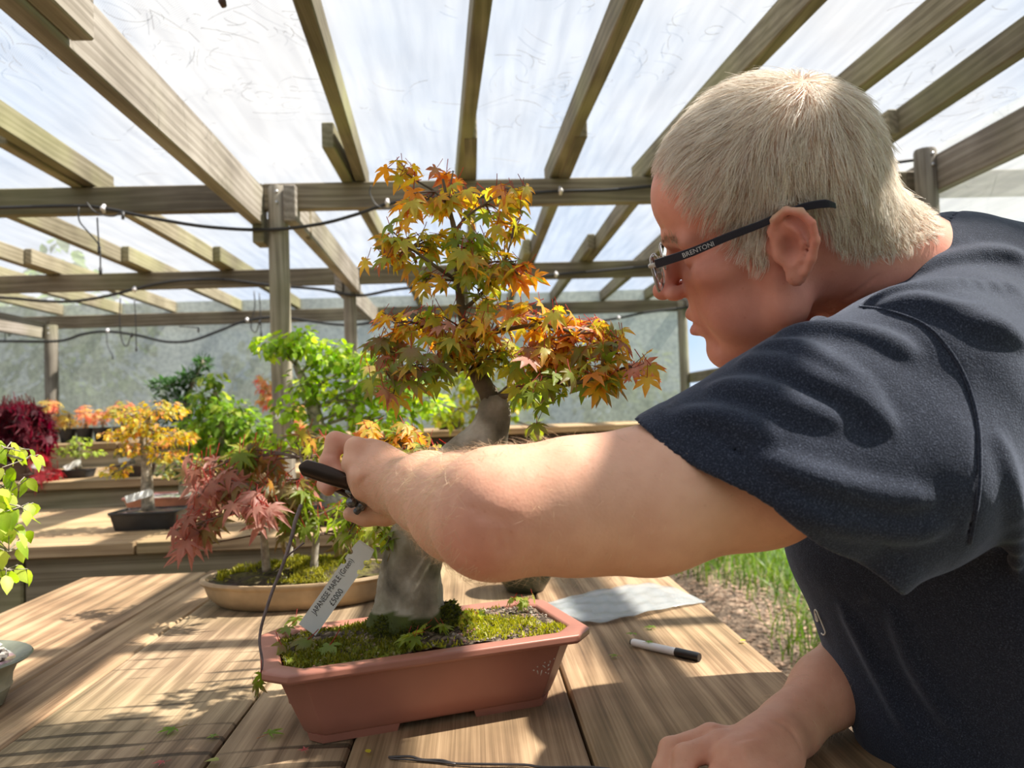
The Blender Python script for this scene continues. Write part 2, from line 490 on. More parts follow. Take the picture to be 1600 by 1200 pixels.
# ---- ground
def build_floor():
    m, nt, p, out = new_mat('soil')
    cc = coords(nt)
    n = N(nt, 'TexNoise', Scale=9.0, Detail=8.0); v = N(nt, 'TexVoronoi', Scale=38.0)
    nt.links.new(cc, n.inputs['Vector']); nt.links.new(cc, v.inputs['Vector'])
    r = ramp(nt, n.outputs['Fac'], [(0.3, (0.05, 0.034, 0.022)), (0.55, (0.13, 0.09, 0.06)), (0.75, (0.28, 0.20, 0.14))])
    vg = ramp(nt, v.outputs['Distance'], [(0.1, (0.62, 0.62, 0.62)), (0.6, (1.2, 1.2, 1.2))])
    c = mixc(nt, 0.8, r.outputs['Color'], vg.outputs['Color'], 'MULTIPLY')
    gx = nt.nodes.new('ShaderNodeSeparateXYZ'); nt.links.new(cc, gx.inputs[0])
    gm = N(nt, 'MapRange'); gm.inputs['From Min'].default_value = 1.8; gm.inputs['From Max'].default_value = 2.6; nt.links.new(gx.outputs[0], gm.inputs['Value'])
    c = mixc(nt, gm.outputs[0], c, (0.06, 0.11, 0.025))
    nt.links.new(c, p.inputs['Base Color']); p.inputs['Roughness'].default_value = 0.95
    nt.links.new(bump(nt, v.outputs['Distance'], 0.8, 0.03), p.inputs['Normal'])
    nx, ny = 90, 90
    xs = np.linspace(-30, 40, nx); ys = np.linspace(-25, 45, ny)
    X, Y = np.meshgrid(xs, ys, indexing='ij')
    Z = 0.012 * np.sin(X * 3.1 + 1) * np.cos(Y * 2.7) - 0.012
    V = np.stack([X, Y, Z], -1).reshape(-1, 3)
    i = (np.arange(nx - 1)[:, None] * ny + np.arange(ny - 1)[None]).ravel()
    Q = np.stack([i, i + ny, i + ny + 1, i + 1], 1)
    o = mesh_np('floor', V, Q, m); o['kind'] = 'structure'
    # bark chips scattered on the soil beside the table
    mb = MB()
    for _ in range(2600):
        x, y = rnd.uniform(0.55, 2.1), rnd.uniform(2.2, 7.2)
        a = rnd.uniform(0, PI); s = rnd.uniform(.012, .04)
        M = Matrix.Rotation(a, 3, 'Z') @ Matrix.Rotation(rnd.uniform(-.5, .5), 3, 'X')
        k = rnd.uniform(.5, 1.3)
        mb.box((x, y, 0.008 + rnd.random() * .01), (s, s * .45, .006), M, col=(0.24 * k, 0.16 * k, 0.11 * k))
    tag(mb.build('bark_chippings', vcol_mat('bark_chip'), None), 'brown bark chippings on the ground beside the table', 'bark', kind='stuff')
    # grass
    n = 12000
    x = rng.uniform(1.45, 5.0, n); y = rng.uniform(2.0, 9.0, n)
    k = rng.random(n) < np.clip((x - 1.45 - 0.25 * np.sin(y * 3)) / 0.5, 0, 1)
    x, y = x[k], y[k]; n = len(x)
    h = rng.uniform(.12, .40, n); a = rng.uniform(0, 2 * PI, n); ln = rng.uniform(.1, .8, n)
    d = np.stack([np.cos(a), np.sin(a), np.zeros(n)], 1)
    t = np.linspace(0, 1, 5)
    P = np.stack([x, y, np.zeros(n)], 1)[:, None, :] + d[:, None, :] * (ln * h)[:, None, None] * (t ** 2)[None, :, None] + np.array([0, 0, 1.0])[None, None] * h[:, None, None] * (t - 0.25 * t ** 2)[None, :, None]
    g = rng.random((n, 1))
    C = np.array([0.055, 0.125, 0.022]) * (0.5 + 0.9 * g) + np.array([0.06, 0.045, 0.0]) * rng.random((n, 1))
    o = ribbons('grass', P, 0.006 + 0.004 * rng.random(n), C, leaf_mat('grass_blade', trans=0.4), None)
    tag(o, 'long green grass growing beside the bench', 'grass', kind='stuff')

BZ0, BZ1 = 2.125, 2.235          # cross beams: underside and top
RZ = 2.285                       # rafter centre
def build_roof():
    ceil = empty('ceiling', (0, 3, 2.3)); ceil['kind'] = 'structure'
    def bar(name, a, b, w, h, mat, up=(0, 0, 1), lab=None):
        mb = MB(); mb.bar(a, b, w, h, up, 0.004)
        o = mb.build(name, mat, ceil)
        if lab: o['label'] = lab
        return o
    for Y, zo, xs in ((-0.55, 0.0, (-3.4, -0.87, 1.95)), (1.40, 0.0, (-3.4, -0.87, 1.95)), (3.2, 0.0, (-4.4, -0.83, 1.90, 3.6)), (5.05, 0.0, (-5.2, -0.80, 1.90, 3.0)), (6.9, -0.01, (-6.6, -3.66, -0.80, 1.95))):
        for a, b in zip(xs[:-1], xs[1:]):
            bar('cross_beam', (a, Y, (BZ0 + BZ1) / 2 + zo), (b, Y, (BZ0 + BZ1) / 2 + zo), 0.045, BZ1 - BZ0, M_BEAM)
    near = [-2.62, -2.05, -1.53, -0.44, -0.02, 0.375, 0.765, 1.225, 1.635]
    slant = [0.0, 0.0, -0.02, -0.048, -0.050, -0.030, -0.072, -0.035, 0.018]      # the old rafters do not lie quite parallel
    off = [-1, -1, -1, -1, 1, 1, 1, 1, -1]
    for x, s, sl in zip(near, off, slant):
        bar('rafter', (x - sl * 6.6, -3.3, RZ), (x, 3.36, RZ), 0.045, 0.095, M_RAFT)
        e = 2.72 + rnd.uniform(-.06, .06)
        bar('rafter', (x + s * .047, e, RZ - .004), (x + s * .047, 5.22, RZ - .004), 0.045, 0.095, M_RAFT)
        bar('rafter', (x, 4.7 + rnd.uniform(-.06, .06), RZ), (x, 7.0, RZ), 0.045, 0.095, M_RAFT)
    for x in (-3.1, -3.6, -4.2): bar('rafter', (x, 2.9, RZ), (x, 7.0, RZ), 0.045, 0.095, M_RAFT)
    # principal beams along the posts
    bar('principal_beam', (-0.795, -3.3, 2.165), (-0.795, 1.64, 2.165), 0.05, 0.175, M_BIG)
    bar('principal_beam', (-0.845, 1.25, 2.142), (-0.855, 3.24, 2.142), 0.05, 0.160, M_BIG)
    bar('principal_beam', (-0.715, 3.14, 2.142), (-0.735, 5.12, 2.142), 0.05, 0.150, M_BIG)
    bar('principal_beam', (-0.84, 5.0, 2.142), (-0.84, 7.0, 2.142), 0.05, 0.150, M_BIG)
    bar('principal_beam', (1.985, -3.3, 2.195), (1.985, 3.16, 2.195), 0.05, 0.150, M_BIG)
    bar('principal_beam', (1.985, 3.20, 2.195), (1.985, 7.0, 2.195), 0.05, 0.150, M_BIG)
    bar('principal_beam', (-3.70, 4.2, 2.10), (-3.70, 6.86, 2.10), 0.05, 0.150, M_BIG)
    # short spacer blocks nailed beside the posts
    bar('packing_block', (-0.850, 3.16, 2.045), (-0.850, 3.26, 2.045), 0.045, 0.12, M_BEAM)
    bar('packing_block', (-0.70, 3.42, 2.125), (-0.70, 3.46, 2.125), 0.02, 0.14, M_BEAM)
    # netting, laid over the rafters with a slight sag between them
    xs = np.linspace(-7, 3.4, 70); ys = np.linspace(-3.4, 9.5, 50)
    X, Y = np.meshgrid(xs, ys, indexing='ij')
    Z = 2.345 + 0.010 * np.cos(X * 2 * PI / 0.41) + 0.006 * np.sin(Y * 2.1 + X) + 0.003 * np.sin(Y * 9 + 3 * X)
    V = np.stack([X, Y, Z], -1).reshape(-1, 3)
    i = (np.arange(69)[:, None] * 50 + np.arange(49)[None]).ravel()
    o = mesh_np('shade_netting', V, np.stack([i, i + 50, i + 51, i + 1], 1), M_NET, parent=ceil)
    o['label'] = 'white woven shade netting stretched over the rafters'
    # dead stalks and needles lying on the netting
    n = 900
    cx = rng.uniform(-2.6, 2.6, n // 6); cy = rng.uniform(0.3, 3.6, n // 6)
    g = rng.integers(0, n // 6, n)
    x = cx[g] + rng.normal(size=n) * .09; y = cy[g] + rng.normal(size=n) * .09
    a = rng.uniform(0, 2 * PI, n); L = rng.uniform(.03, .17, n); k = rng.normal(size=n) * 2.4
    P = np.zeros((n, 9, 3)); P[:, 0] = np.stack([x, y, np.full(n, 2.362)], 1)
    for q in range(1, 9):
        P[:, q] = P[:, q - 1] + np.stack([np.cos(a + k * q / 8), np.sin(a + k * q / 8), np.zeros(n)], 1) * (L / 8)[:, None]
    o = ribbons('plant_debris', P, 0.0016, np.full((n, 3), 0.16), plain('dead_stalk', (0.12, 0.10, 0.07), 0.9), None, taper=False)
    tag(o, 'dead stalks and needles lying on the roof netting', 'plant debris', kind='stuff')

def post(x, y, z, r, label):
    mb = MB(); mb.tube([(x, y, 0), (x + .003, y, z * .33), (x - .002, y, z * .66), (x, y, z - .01), (x, y, z)], [r * 1.04, r * 1.02, r, r * .98, r * .90], 20, jitter=0.012)
    t = empty('post', (x, y, 0))
    mb.build('pole', M_POST, t, auto=50)
    b = MB()
    for dz in (.03, .075): b.tube([(x + .004, y - r - .004, z - dz), (x + .004, y - r + .01, z - dz)], .007, 8)
    b.build('bolt', M_STEEL, t, smooth=True)
    tag(t, label, 'post', 'round posts carrying the roof')
    return t
M_STEEL = plain('galvanised_steel', (0.55, 0.56, 0.58), 0.4, 0.8)

def build_posts():
    p1 = post(-0.775, 3.2, 2.225, 0.042, 'weathered round post carrying the nearest cross beam, behind the bright green tree')
    post(-0.775, 5.05, 2.225, 0.042, 'round post under the second cross beam, seen between the green tree and the maple')
    post(-3.63, 6.85, 2.14, 0.055, 'round post at the back netting, beside the dark red weeping maple')
    post(1.935, 3.1, 2.30, 0.045, 'round post with a bolt near its top, behind the back of the man\'s head')
    post(1.93, 6.85, 2.2, 0.045, 'round post at the end of the back netting, beside the man\'s mouth')
    mb = MB(); c = at(449, 651, 3.13); mb.box(c, (.085, .05, .022), bev=.004)
    tag(mb.build('white_shelf', plain('white_enamel', (0.85, 0.86, 0.88), 0.35, noise=.03)), 'small white bracket fixed to the post behind the green tree', 'bracket')

def build_walls():
    def sheet(name, a, b, z0, z1, mat, label, amp=.012, nu=60, nv=16):
        a, b = np.array(a, float), np.array(b, float); u = np.linspace(0, 1, nu); v = np.linspace(0, 1, nv)
        U, W = np.meshgrid(u, v, indexing='ij'); nrm = np.array([-(b - a)[1], (b - a)[0]]); L = np.linalg.norm(b - a); nrm /= L
        d = amp * np.sin(U * L * 2.3) * np.sin(W * 3 + U * 5) + amp * .5 * np.sin(U * L * 7 + W * 4)
        P = a + U[..., None] * (b - a) + d[..., None] * nrm
        V = np.concatenate([P, (z0 + W * (z1 - z0))[..., None]], -1).reshape(-1, 3)
        i = (np.arange(nu - 1)[:, None] * nv + np.arange(nv - 1)[None]).ravel()
        o = mesh_np(name, V, np.stack([i, i + nv, i + nv + 1, i + 1], 1), mat); o['kind'] = 'structure'
        return o
    sheet('wall_back', (-8, 6.95), (1.93, 6.95), 0.02, 2.33, M_NETB, '')
    sheet('wall_right', (2.02, -3.3), (2.02, 4.4), 1.52, 2.33, M_NETR, '')
    sheet('wall_front', (-7, -3.3), (2.02, -3.3), 0.02, 2.33, net_mat('hedge_netting', (0.10, 0.13, 0.08), 0.06, 0.6), '')
    sheet('wall_left', (-7, -3.3), (-7, 6.95), 0.02, 2.33, M_NETB, '')
    t = empty('trim_1', (2, 5, 1.5)); t['kind'] = 'structure'
    mb = MB(); mb.bar((1.98, 4.3, 1.50), (1.98, 6.86, 1.50), .045, .09, bev=.004); mb.build('rail', M_RAFT, t)

# ---- tiered timber benches
M_SLP = wood('sleeper_timber', (0.13, 0.10, 0.065), (0.27, 0.22, 0.145), (0.44, 0.37, 0.26), 'X', 0.7, green=0.35)
M_BRD = wood('bench_board', (0.15, 0.097, 0.055), (0.34, 0.225, 0.125), (0.52, 0.37, 0.22), 'X', 0.8, green=0.2)
M_SLP_SHADE = wood('sleeper_painted_shade', (0.03, 0.02, 0.014), (0.065, 0.045, 0.032), (0.12, 0.085, 0.06), 'X', 0.8)  # sleeper timber darkened: shade on the top step's right face, painted in
TA, TB, TC = CAMZ - .33, CAMZ - .228, CAMZ - .10
def build_benches():
    def tier(label, y0, y1, z, face_h, x0, x1, nb, splits, gap=0.006):
        t = empty('plant_bench', ((x0 + x1) / 2, (y0 + y1) / 2, 0))
        tag(t, label, 'bench', 'tiered timber benches behind the table')
        w = (y1 - y0) / nb
        for i in range(nb):
            xs = [x0] + [s + rnd.uniform(-.15, .15) * (i > 0) for s in splits] + [x1]
            for a, b in zip(xs[:-1], xs[1:]):
                mb = MB(); mb.box(((a + b) / 2, y0 + (i + .5) * w, z - .0175 - rnd.random() * .003), (b - a - gap, w - gap, .035), bev=.003)
                mb.build('board', M_BRD, t)
        xs = [x0] + [s + .35 for s in splits] + [x1]
        for a, b in zip(xs[:-1], xs[1:]):
            mb = MB(); mb.box(((a + b) / 2, y0 + .035 + .03, z - .037 - face_h / 2), (b - a - gap, .06, face_h), bev=.006)
            mb.build('sleeper', M_SLP_SHADE if (z > TB + .01 and b > -.5) else M_SLP, t)
        n = int((x1 - x0) / 1.3) + 1
        for i in range(n + 1):
            x = x0 + .08 + (x1 - x0 - .16) * i / n
            for y in (y0 + .14, y1 - .08):
                mb = MB(); mb.bar((x, y, 0), (x, y, z - .037), .09, .09, (0, 1, 0), .005); mb.build('leg', M_SLP, t)
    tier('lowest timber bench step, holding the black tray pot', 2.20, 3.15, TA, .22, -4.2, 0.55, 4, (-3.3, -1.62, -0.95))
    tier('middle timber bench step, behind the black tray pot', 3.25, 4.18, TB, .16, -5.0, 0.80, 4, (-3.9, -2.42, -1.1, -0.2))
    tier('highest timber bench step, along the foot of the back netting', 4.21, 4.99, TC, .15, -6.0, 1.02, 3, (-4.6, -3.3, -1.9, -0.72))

def trees_beyond():
    """trees outside, seen dimly through the back netting"""
    def crown(loc, rad, n, col, label):
        t = empty('tree', (loc[0], loc[1], 0)); tag(t, label, 'tree', 'trees outside the netting')
        mb = MB(); mb.tube([(loc[0], loc[1], 0), (loc[0] + .1, loc[1], loc[2])], [.12, .07], 8); mb.build('trunk', M_BARK, t, smooth=True)
        d = rng.normal(size=(n, 3)); d /= np.linalg.norm(d, axis=1, keepdims=True)
        lump = 1 + .25 * np.sin(d[:, 0] * 5 + loc[0]) * np.cos(d[:, 2] * 6)
        P = np.array(loc) + d * np.array(rad) * (rng.random((n, 1)) ** .4) * lump[:, None]
        foliage('foliage', P, OVAL, rng.uniform(.10, .20, n), outward=P - np.array(loc), cols=[tuple(np.array(col) * k) for k in (.6, .8, 1, 1.3)], mat=M_LEAF, parent=t)
    crown((-4.6, 9.0, 1.6), (.95, .8, 1.5), 1200, (0.16, 0.24, 0.05), 'leafy green tree seen through the back netting beyond the red weeping maple')
    crown((-2.4, 9.6, 1.2), (.95, .8, 1.2), 1100, (0.09, 0.16, 0.05), 'dark green tree seen through the back netting behind the benches')
    crown((0.2, 9.4, 1.2), (.95, .8, 1.1), 1000, (0.13, 0.19, 0.06), 'green tree seen through the netting behind the maple\'s crown')
    crown((2.1, 10.5, 1.2), (.75, .7, 1.05), 700, (0.20, 0.24, 0.09), 'pale tree seen through the netting right of the maple')
    # unseen tree, its limb over the netting, added to dapple the table's left
    t = empty('tree', (2.75, 0.5, 0)); tag(t, 'unseen tree outside the side netting, added to shade the left of the table', 'tree', 'trees outside the netting')
    mb = MB(); mb.tube(smooth_path([(2.75, .5, 0), (2.72, .55, 1.6), (2.6, .65, 2.7), (2.1, .85, 3.1), (1.5, .97, 3.2), (1.0, 1.0, 3.22)], 5), [.10] * 11 + [.05] * 10 + [.02] * 5, 8); mb.build('trunk', M_BARK, t, smooth=True)
    n = 650; d = rng.normal(size=(n, 3)); d /= np.linalg.norm(d, axis=1, keepdims=True)
    P = np.array([1.15, 0.98, 3.2]) + d * np.array([.27, .19, .2]) * (rng.random((n, 1)) ** .6)
    foliage('foliage', P, OVAL, rng.uniform(.04, .075, n), P - np.array([1.2, 1.0, 3.2]), cols=[(.10, .18, .03), (.16, .25, .05)], mat=M_LEAF, parent=t)
    crown((3.75, 9.2, 1.2), (.35, .35, .38), 260, (0.12, 0.17, 0.06), 'small shrub in the opening below the man\'s chin')

# ------------------------------------------------------------------ the table
def table_mat():
    return [wood('table_plank', (0.10, 0.060, 0.034), (0.27, 0.170, 0.097), (0.50, 0.345, 0.21), 'Y', 1.0, obj_rand=.16, green=0.10),
            wood('table_plank_sawn', (0.075, 0.050, 0.032), (0.20, 0.135, 0.083), (0.38, 0.275, 0.175), 'Y', 1.0, kerf=7.5, obj_rand=.12, green=0.15)]
def build_table():
    t = empty('work_table', (-0.25, 1.1, 0))
    tag(t, 'wide timber plank table carrying the maple in the terracotta-coloured pot', 'table')
    edges = [-0.955, -0.66, -0.556, -0.30, -0.148, 0.112, 0.415]
    far = [1.80, 1.93, 1.94, 1.92, 1.93, 1.94, 1.93]
    mats = table_mat()
    for i, (a, b) in enumerate(zip(edges[:-1], edges[1:])):
        g = .0022 if i != 5 else .006
        mb = MB(); th = .045
        y0, y1 = .30, 1.935 + rnd.uniform(-.012, .012)
        mb.box(((a + b) / 2, (y0 + y1) / 2, TAB - th / 2 - (0.0015 if i == 3 else 0) ), (b - a - g, y1 - y0, th), bev=.003)
        mb.build('plank', mats[1 if i in (2, 3) else 0], t)
    for y in (.45, 1.15, 1.8):
        mb = MB(); mb.bar((-.93, y, TAB - .085), (.40, y, TAB - .085), .05, .075, bev=.004); mb.build('bearer', mats[0], t)
    for x in (-.85, .33):
        for y in (.47, 1.78):
            mb = MB(); mb.bar((x, y + .05, 0), (x, y + .05, TAB - .047), .09, .09, (0, 1, 0), .005); mb.build('leg', mats[0], t)

# ------------------------------------------------------------------ leaves
def palmate(n, slim, c0, c1, pet, seed, droop=0.25, curl=0.0):
    """a maple leaf: n pointed lobes round the end of the stalk, folded on each midrib; tip at y = 1"""
    r = random.Random(seed)
    ang = {5: [-100, -52, 0, 52, 100], 7: [-128, -86, -43, 0, 43, 86, 128]}[n]
    ln = {5: [.52, .85, 1, .85, .52], 7: [.34, .68, .93, 1, .93, .68, .34]}[n]
    V, Fc, C = [], [], []
    def z(x, y): return -droop * (x * x + y * y) + curl * x
    def v(x, y, dz, t):
        V.append((x, y, z(x, y) + dz)); C.append(tuple(a + (b - a) * t for a, b in zip(c0, c1))); return len(V) - 1
    o = v(0, 0, 0, 0.0)
    notch = []
    for i in range(n - 1):
        a = math.radians((ang[i] + ang[i + 1]) / 2); q = .36 * min(ln[i], ln[i + 1]) + .03
        notch.append((math.sin(a) * q, math.cos(a) * q))
    a0 = math.radians(ang[0] - 28); a1 = math.radians(ang[-1] + 28)
    notch = [(math.sin(a0) * .13, math.cos(a0) * .13)] + notch + [(math.sin(a1) * .13, math.cos(a1) * .13)]
    ni = [v(x, y, .015, .25) for x, y in notch]
    for i in range(n):
        a = math.radians(ang[i] + r.uniform(-5, 5)); L = ln[i] * r.uniform(.93, 1.05)
        d = (math.sin(a), math.cos(a)); p = (d[1], -d[0])
        w = slim * L
        mid = v(d[0] * L * .42, d[1] * L * .42, -.05 * L, .3)
        tip = v(d[0] * L, d[1] * L, -.03, 1.0)
        s1 = v(d[0] * L * .52 - p[0] * w, d[1] * L * .52 - p[1] * w, .035, .55); s2 = v(d[0] * L * .52 + p[0] * w, d[1] * L * .52 + p[1] * w, .035, .55)
        q1 = v(d[0] * L * .78 - p[0] * w * .5, d[1] * L * .78 - p[1] * w * .5, .01, .8); q2 = v(d[0] * L * .78 + p[0] * w * .5, d[1] * L * .78 + p[1] * w * .5, .01, .8)
        A_, B_ = ni[i], ni[i + 1]
        Fc += [(o, mid, A_), (A_, mid, s1), (s1, mid, q1), (q1, mid, tip), (o, B_, mid), (B_, s2, mid), (s2, q2, mid), (q2, tip, mid)]
    # stalk
    b = len(V); w = .022
    for (y, zz) in ((0, 0), (-.35, .03), (-.75, .12)):
        for k in range(3):
            V.append((w * math.cos(k * 2.094), y, zz + w * math.sin(k * 2.094))); C.append(pet)
    for i in range(2):
        for k in range(3):
            k2 = (k + 1) % 3; Fc.append((b + i * 3 + k, b + i * 3 + k2, b + i * 3 + 3 + k2, b + i * 3 + 3 + k))
    return np.array(V), Fc, np.array(C)

def oval(w, c0, c1, droop=.25, tip=1.0):
    prof = [(0, .0), (.15, w * .7), (.4, w), (.7, w * .72), (1, 0)]
    V, C, Fc = [], [], []
    for y, x in prof:
        for s in (-1, 0, 1):
            V.append((s * x, y, -droop * y * y + (.12 * x if s else -.02))); C.append(tuple(a + (b - a) * y for a, b in zip(c0, c1)))
    for i in range(4):
        for k in (0, 1):
            a = i * 3 + k; Fc.append((a, a + 1, a + 4, a + 3))
    return np.array(V), Fc, np.array(C)

WHITE = (1, 1, 1)
OVAL = [oval(.30, WHITE, WHITE, .25), oval(.36, WHITE, WHITE, .5), oval(.27, WHITE, WHITE, -.1)]
M_LEAF = leaf_mat('leaf_blade', trans=0.48)
M_BARK = plain('smooth_grey_bark', (0.30, 0.26, 0.20), 0.9, noise=.35, scale=45, bmp=.6)
M_TWIG = plain('twig_bark', (0.14, 0.085, 0.06), 0.8, noise=.25, scale=80)
M_TWIGL = plain('pale_twig_bark', (0.36, 0.32, 0.26), 0.85, noise=.3, scale=70)

GREEN, DGREEN, LIME, YEL, ORA, RED, PINK, BRZ = (.20, .27, .04), (.09, .17, .03), (.40, .43, .07), (.62, .49, .08), (.68, .31, .08), (.46, .14, .09), (.56, .31, .25), (.29, .19, .11)

def leaf_axes(outward, droop_lo=.2, droop_hi=1.1, jit=.5):
    """frames: y along the blade (outward and down), z its upper face"""
    n = len(outward)
    o = outward + rng.normal(size=(n, 3)) * (jit * np.linalg.norm(outward, axis=1, keepdims=True) + 1e-6)
    o[:, 2] *= .35
    o /= np.linalg.norm(o, axis=1, keepdims=True) + 1e-9
    dr = rng.uniform(droop_lo, droop_hi, (n, 1))
    y = o * np.cos(dr) - np.array([0, 0, 1.0]) * np.sin(dr); y /= np.linalg.norm(y, axis=1, keepdims=True)
    up = np.array([0, 0, 1.0]) + rng.normal(size=(n, 3)) * .35
    x = np.cross(y, up); x /= np.linalg.norm(x, axis=1, keepdims=True) + 1e-9
    z = np.cross(x, y)
    return x, y, z

def foliage(name, P, templates, size, outward, cols=None, mat=None, parent=None, ti=None, **kw):
    """many leaves as ONE mesh"""
    n = len(P)
    x, y, z = leaf_axes(outward, **kw)
    ti = rng.integers(0, len(templates), n) if ti is None else ti
    VV, FF, CC = [], [], []
    base = 0
    ci = rng.integers(0, len(cols), n) if cols else None
    for k, (V, Fc, C) in enumerate(templates):
        I = np.nonzero(ti == k)[0]
        if len(I) == 0: continue
        W = P[I][:, None, :] + (V[None, :, 0:1] * x[I][:, None, :] + V[None, :, 1:2] * y[I][:, None, :] + V[None, :, 2:3] * z[I][:, None, :]) * size[I][:, None, None]
        VV.append(W.reshape(-1, 3))
        cc = np.tile(C[None], (len(I), 1, 1))
        if cols is not None: cc = cc * np.array(cols)[ci[I]][:, None, :]
        cc = cc * (.8 + .4 * rng.random((len(I), 1, 1)))
        CC.append(cc.reshape(-1, 3))
        tri = []
        for f in Fc:
            tri.append(f[:3])
            if len(f) == 4: tri.append((f[0], f[2], f[3]))
        tri = np.array(tri)
        FF.append((tri[None] + (np.arange(len(I)) * len(V))[:, None, None] + base).reshape(-1, 3)); base += len(I) * len(V)
    o = mesh_np(name, np.concatenate(VV), np.concatenate(FF), mat or M_LEAF, True, parent=parent, colors=np.concatenate(CC))
    o['kind'] = 'stuff'
    return o

def leaf_meshes(name, templates, mat):
    out = []
    for V, Fc, C in templates:
        me = bpy.data.meshes.new(name); me.from_pydata([tuple(q) for q in V.tolist()], [], Fc); me.update()
        me.polygons.foreach_set('use_smooth', np.ones(len(me.polygons), dtype=bool))
        a = me.color_attributes.new('Col', 'FLOAT_COLOR', 'POINT'); c = np.ones((len(V), 4), np.float32); c[:, :3] = C
        a.data.foreach_set('color', c.ravel()); me.materials.append(mat); out.append(me)
    return out

def leaf_objs(P, outward, size, ti, meshes, parent, name='leaf', **kw):
    """each leaf an object of its own that shares its mesh"""
    x, y, z = leaf_axes(outward, **kw)
    res = []
    for i in range(len(P)):
        o = bpy.data.objects.new(name, meshes[ti[i]])
        M = Matrix(((x[i][0], y[i][0], z[i][0], 0), (x[i][1], y[i][1], z[i][1], 0), (x[i][2], y[i][2], z[i][2], 0), (0, 0, 0, 1)))
        M = Matrix.Translation(Vector(P[i])) @ M @ Matrix.Scale(float(size[i]), 4)
        COL.objects.link(o)
        if parent is not None:
            o.parent = parent
            o.matrix_parent_inverse = (Matrix.Translation(parent.location) @ parent.rotation_euler.to_matrix().to_4x4()).inverted()
        o.matrix_basis = M
        res.append(o)
    return res

def grow_clusters(clusters, Y0, twig_mb, trunk_pts, twig_r=.0012, spread=.013, per=4, depth=.05, arch=.3, dens=1.0):
    """clusters: (px, py, rx, ry, dY, n, palette, root). Twigs run from root to nodes, leaves sit round the nodes"""
    P, O, T = [], [], []
    for (px, py, rx, ry, dY, n, pal, root) in clusters:
        c = at(px, py, Y0 + dY); k = (Y0 + dY) / F
        root = Vector(root) if root is not None else min(trunk_pts, key=lambda q: (q - c).length)
        for j in range(max(1, round(n * dens / per))):
            for _ in range(20):
                u = [rnd.uniform(-1, 1) for _ in range(3)]
                if sum(a * a for a in u) <= 1: break
            nd = c + Vector((u[0] * rx * k, u[1] * max(depth, rx * k * .6), -u[2] * ry * k))
            r2 = min(trunk_pts, key=lambda q: (q - nd).length) if root is None else root
            mid = (r2 + nd) / 2 + Vector((rnd.uniform(-1, 1), rnd.uniform(-1, 1), rnd.uniform(.0, 1))) * (nd - r2).length * .12
            pts = smooth_path([r2, mid, nd], 3)
            twig_mb.tube(pts, [twig_r * (1.9 - 1.2 * i / (len(pts) - 1)) for i in range(len(pts))], 4, cap=False)
            for q in range(per):
                t = rnd.uniform(.55, 1.0)
                b = mid.lerp(nd, t) + Vector((rnd.gauss(0, 1), rnd.gauss(0, 1), rnd.gauss(0, .7))) * spread
                if rnd.random() < .5: twig_mb.tube([mid.lerp(nd, t), b], twig_r * .55, 3, cap=False)
                P.append(b); O.append((b - c) + (nd - r2).normalized() * .02 + Vector((0, -.02, 0))); T.append(rnd.choice(pal))
    return np.array([tuple(p) for p in P]), np.array([tuple(p) for p in O]), np.array(T)

# palette of maple leaves: (middle colour, tip colour)
PET = (.45, .08, .06)
MAPLE_C = [(GREEN, GREEN), (LIME, GREEN), (LIME, YEL), (LIME, ORA), (YEL, ORA), (ORA, RED), (ORA, ORA), (PINK, RED), (PINK, PINK), (BRZ, RED), (BRZ, GREEN), (GREEN, BRZ)]
MAPLE = [palmate(7 if i % 3 else 5, .175, c[0], c[1], PET, i, droop=.18 + .1 * (i % 4), curl=.1 * ((i % 3) - 1)) for i, c in enumerate(MAPLE_C)]
TOPP = [3, 4, 3, 6, 4, 2, 2]; MIDP = [1, 2, 3, 2, 0, 4]; LOWP = [0, 1, 0, 11, 2]; PINKP = [7, 8, 4, 3, 9, 3, 2]; BRZP = [9, 10, 11, 10, 3]; REDP = [9, 7, 9, 10, 10, 8]; GRNP = [0, 1, 0, 1, 11]; ORAP = [5, 6, 4, 3, 4]

# ------------------------------------------------------------------ the maple in the pink-brown pot
POTC, POTA = Vector((-0.072, 0.992, TAB)), math.radians(16.5)
def pot_pt(u, v, z):
    return Vector((POTC.x + u * math.cos(POTA) - v * math.sin(POTA), POTC.y + u * math.sin(POTA) + v * math.cos(POTA), POTC.z + z))
M_POT = plain('terracotta_plastic', (0.38, 0.155, 0.11), 0.42, noise=.06, scale=12, bmp=.04)

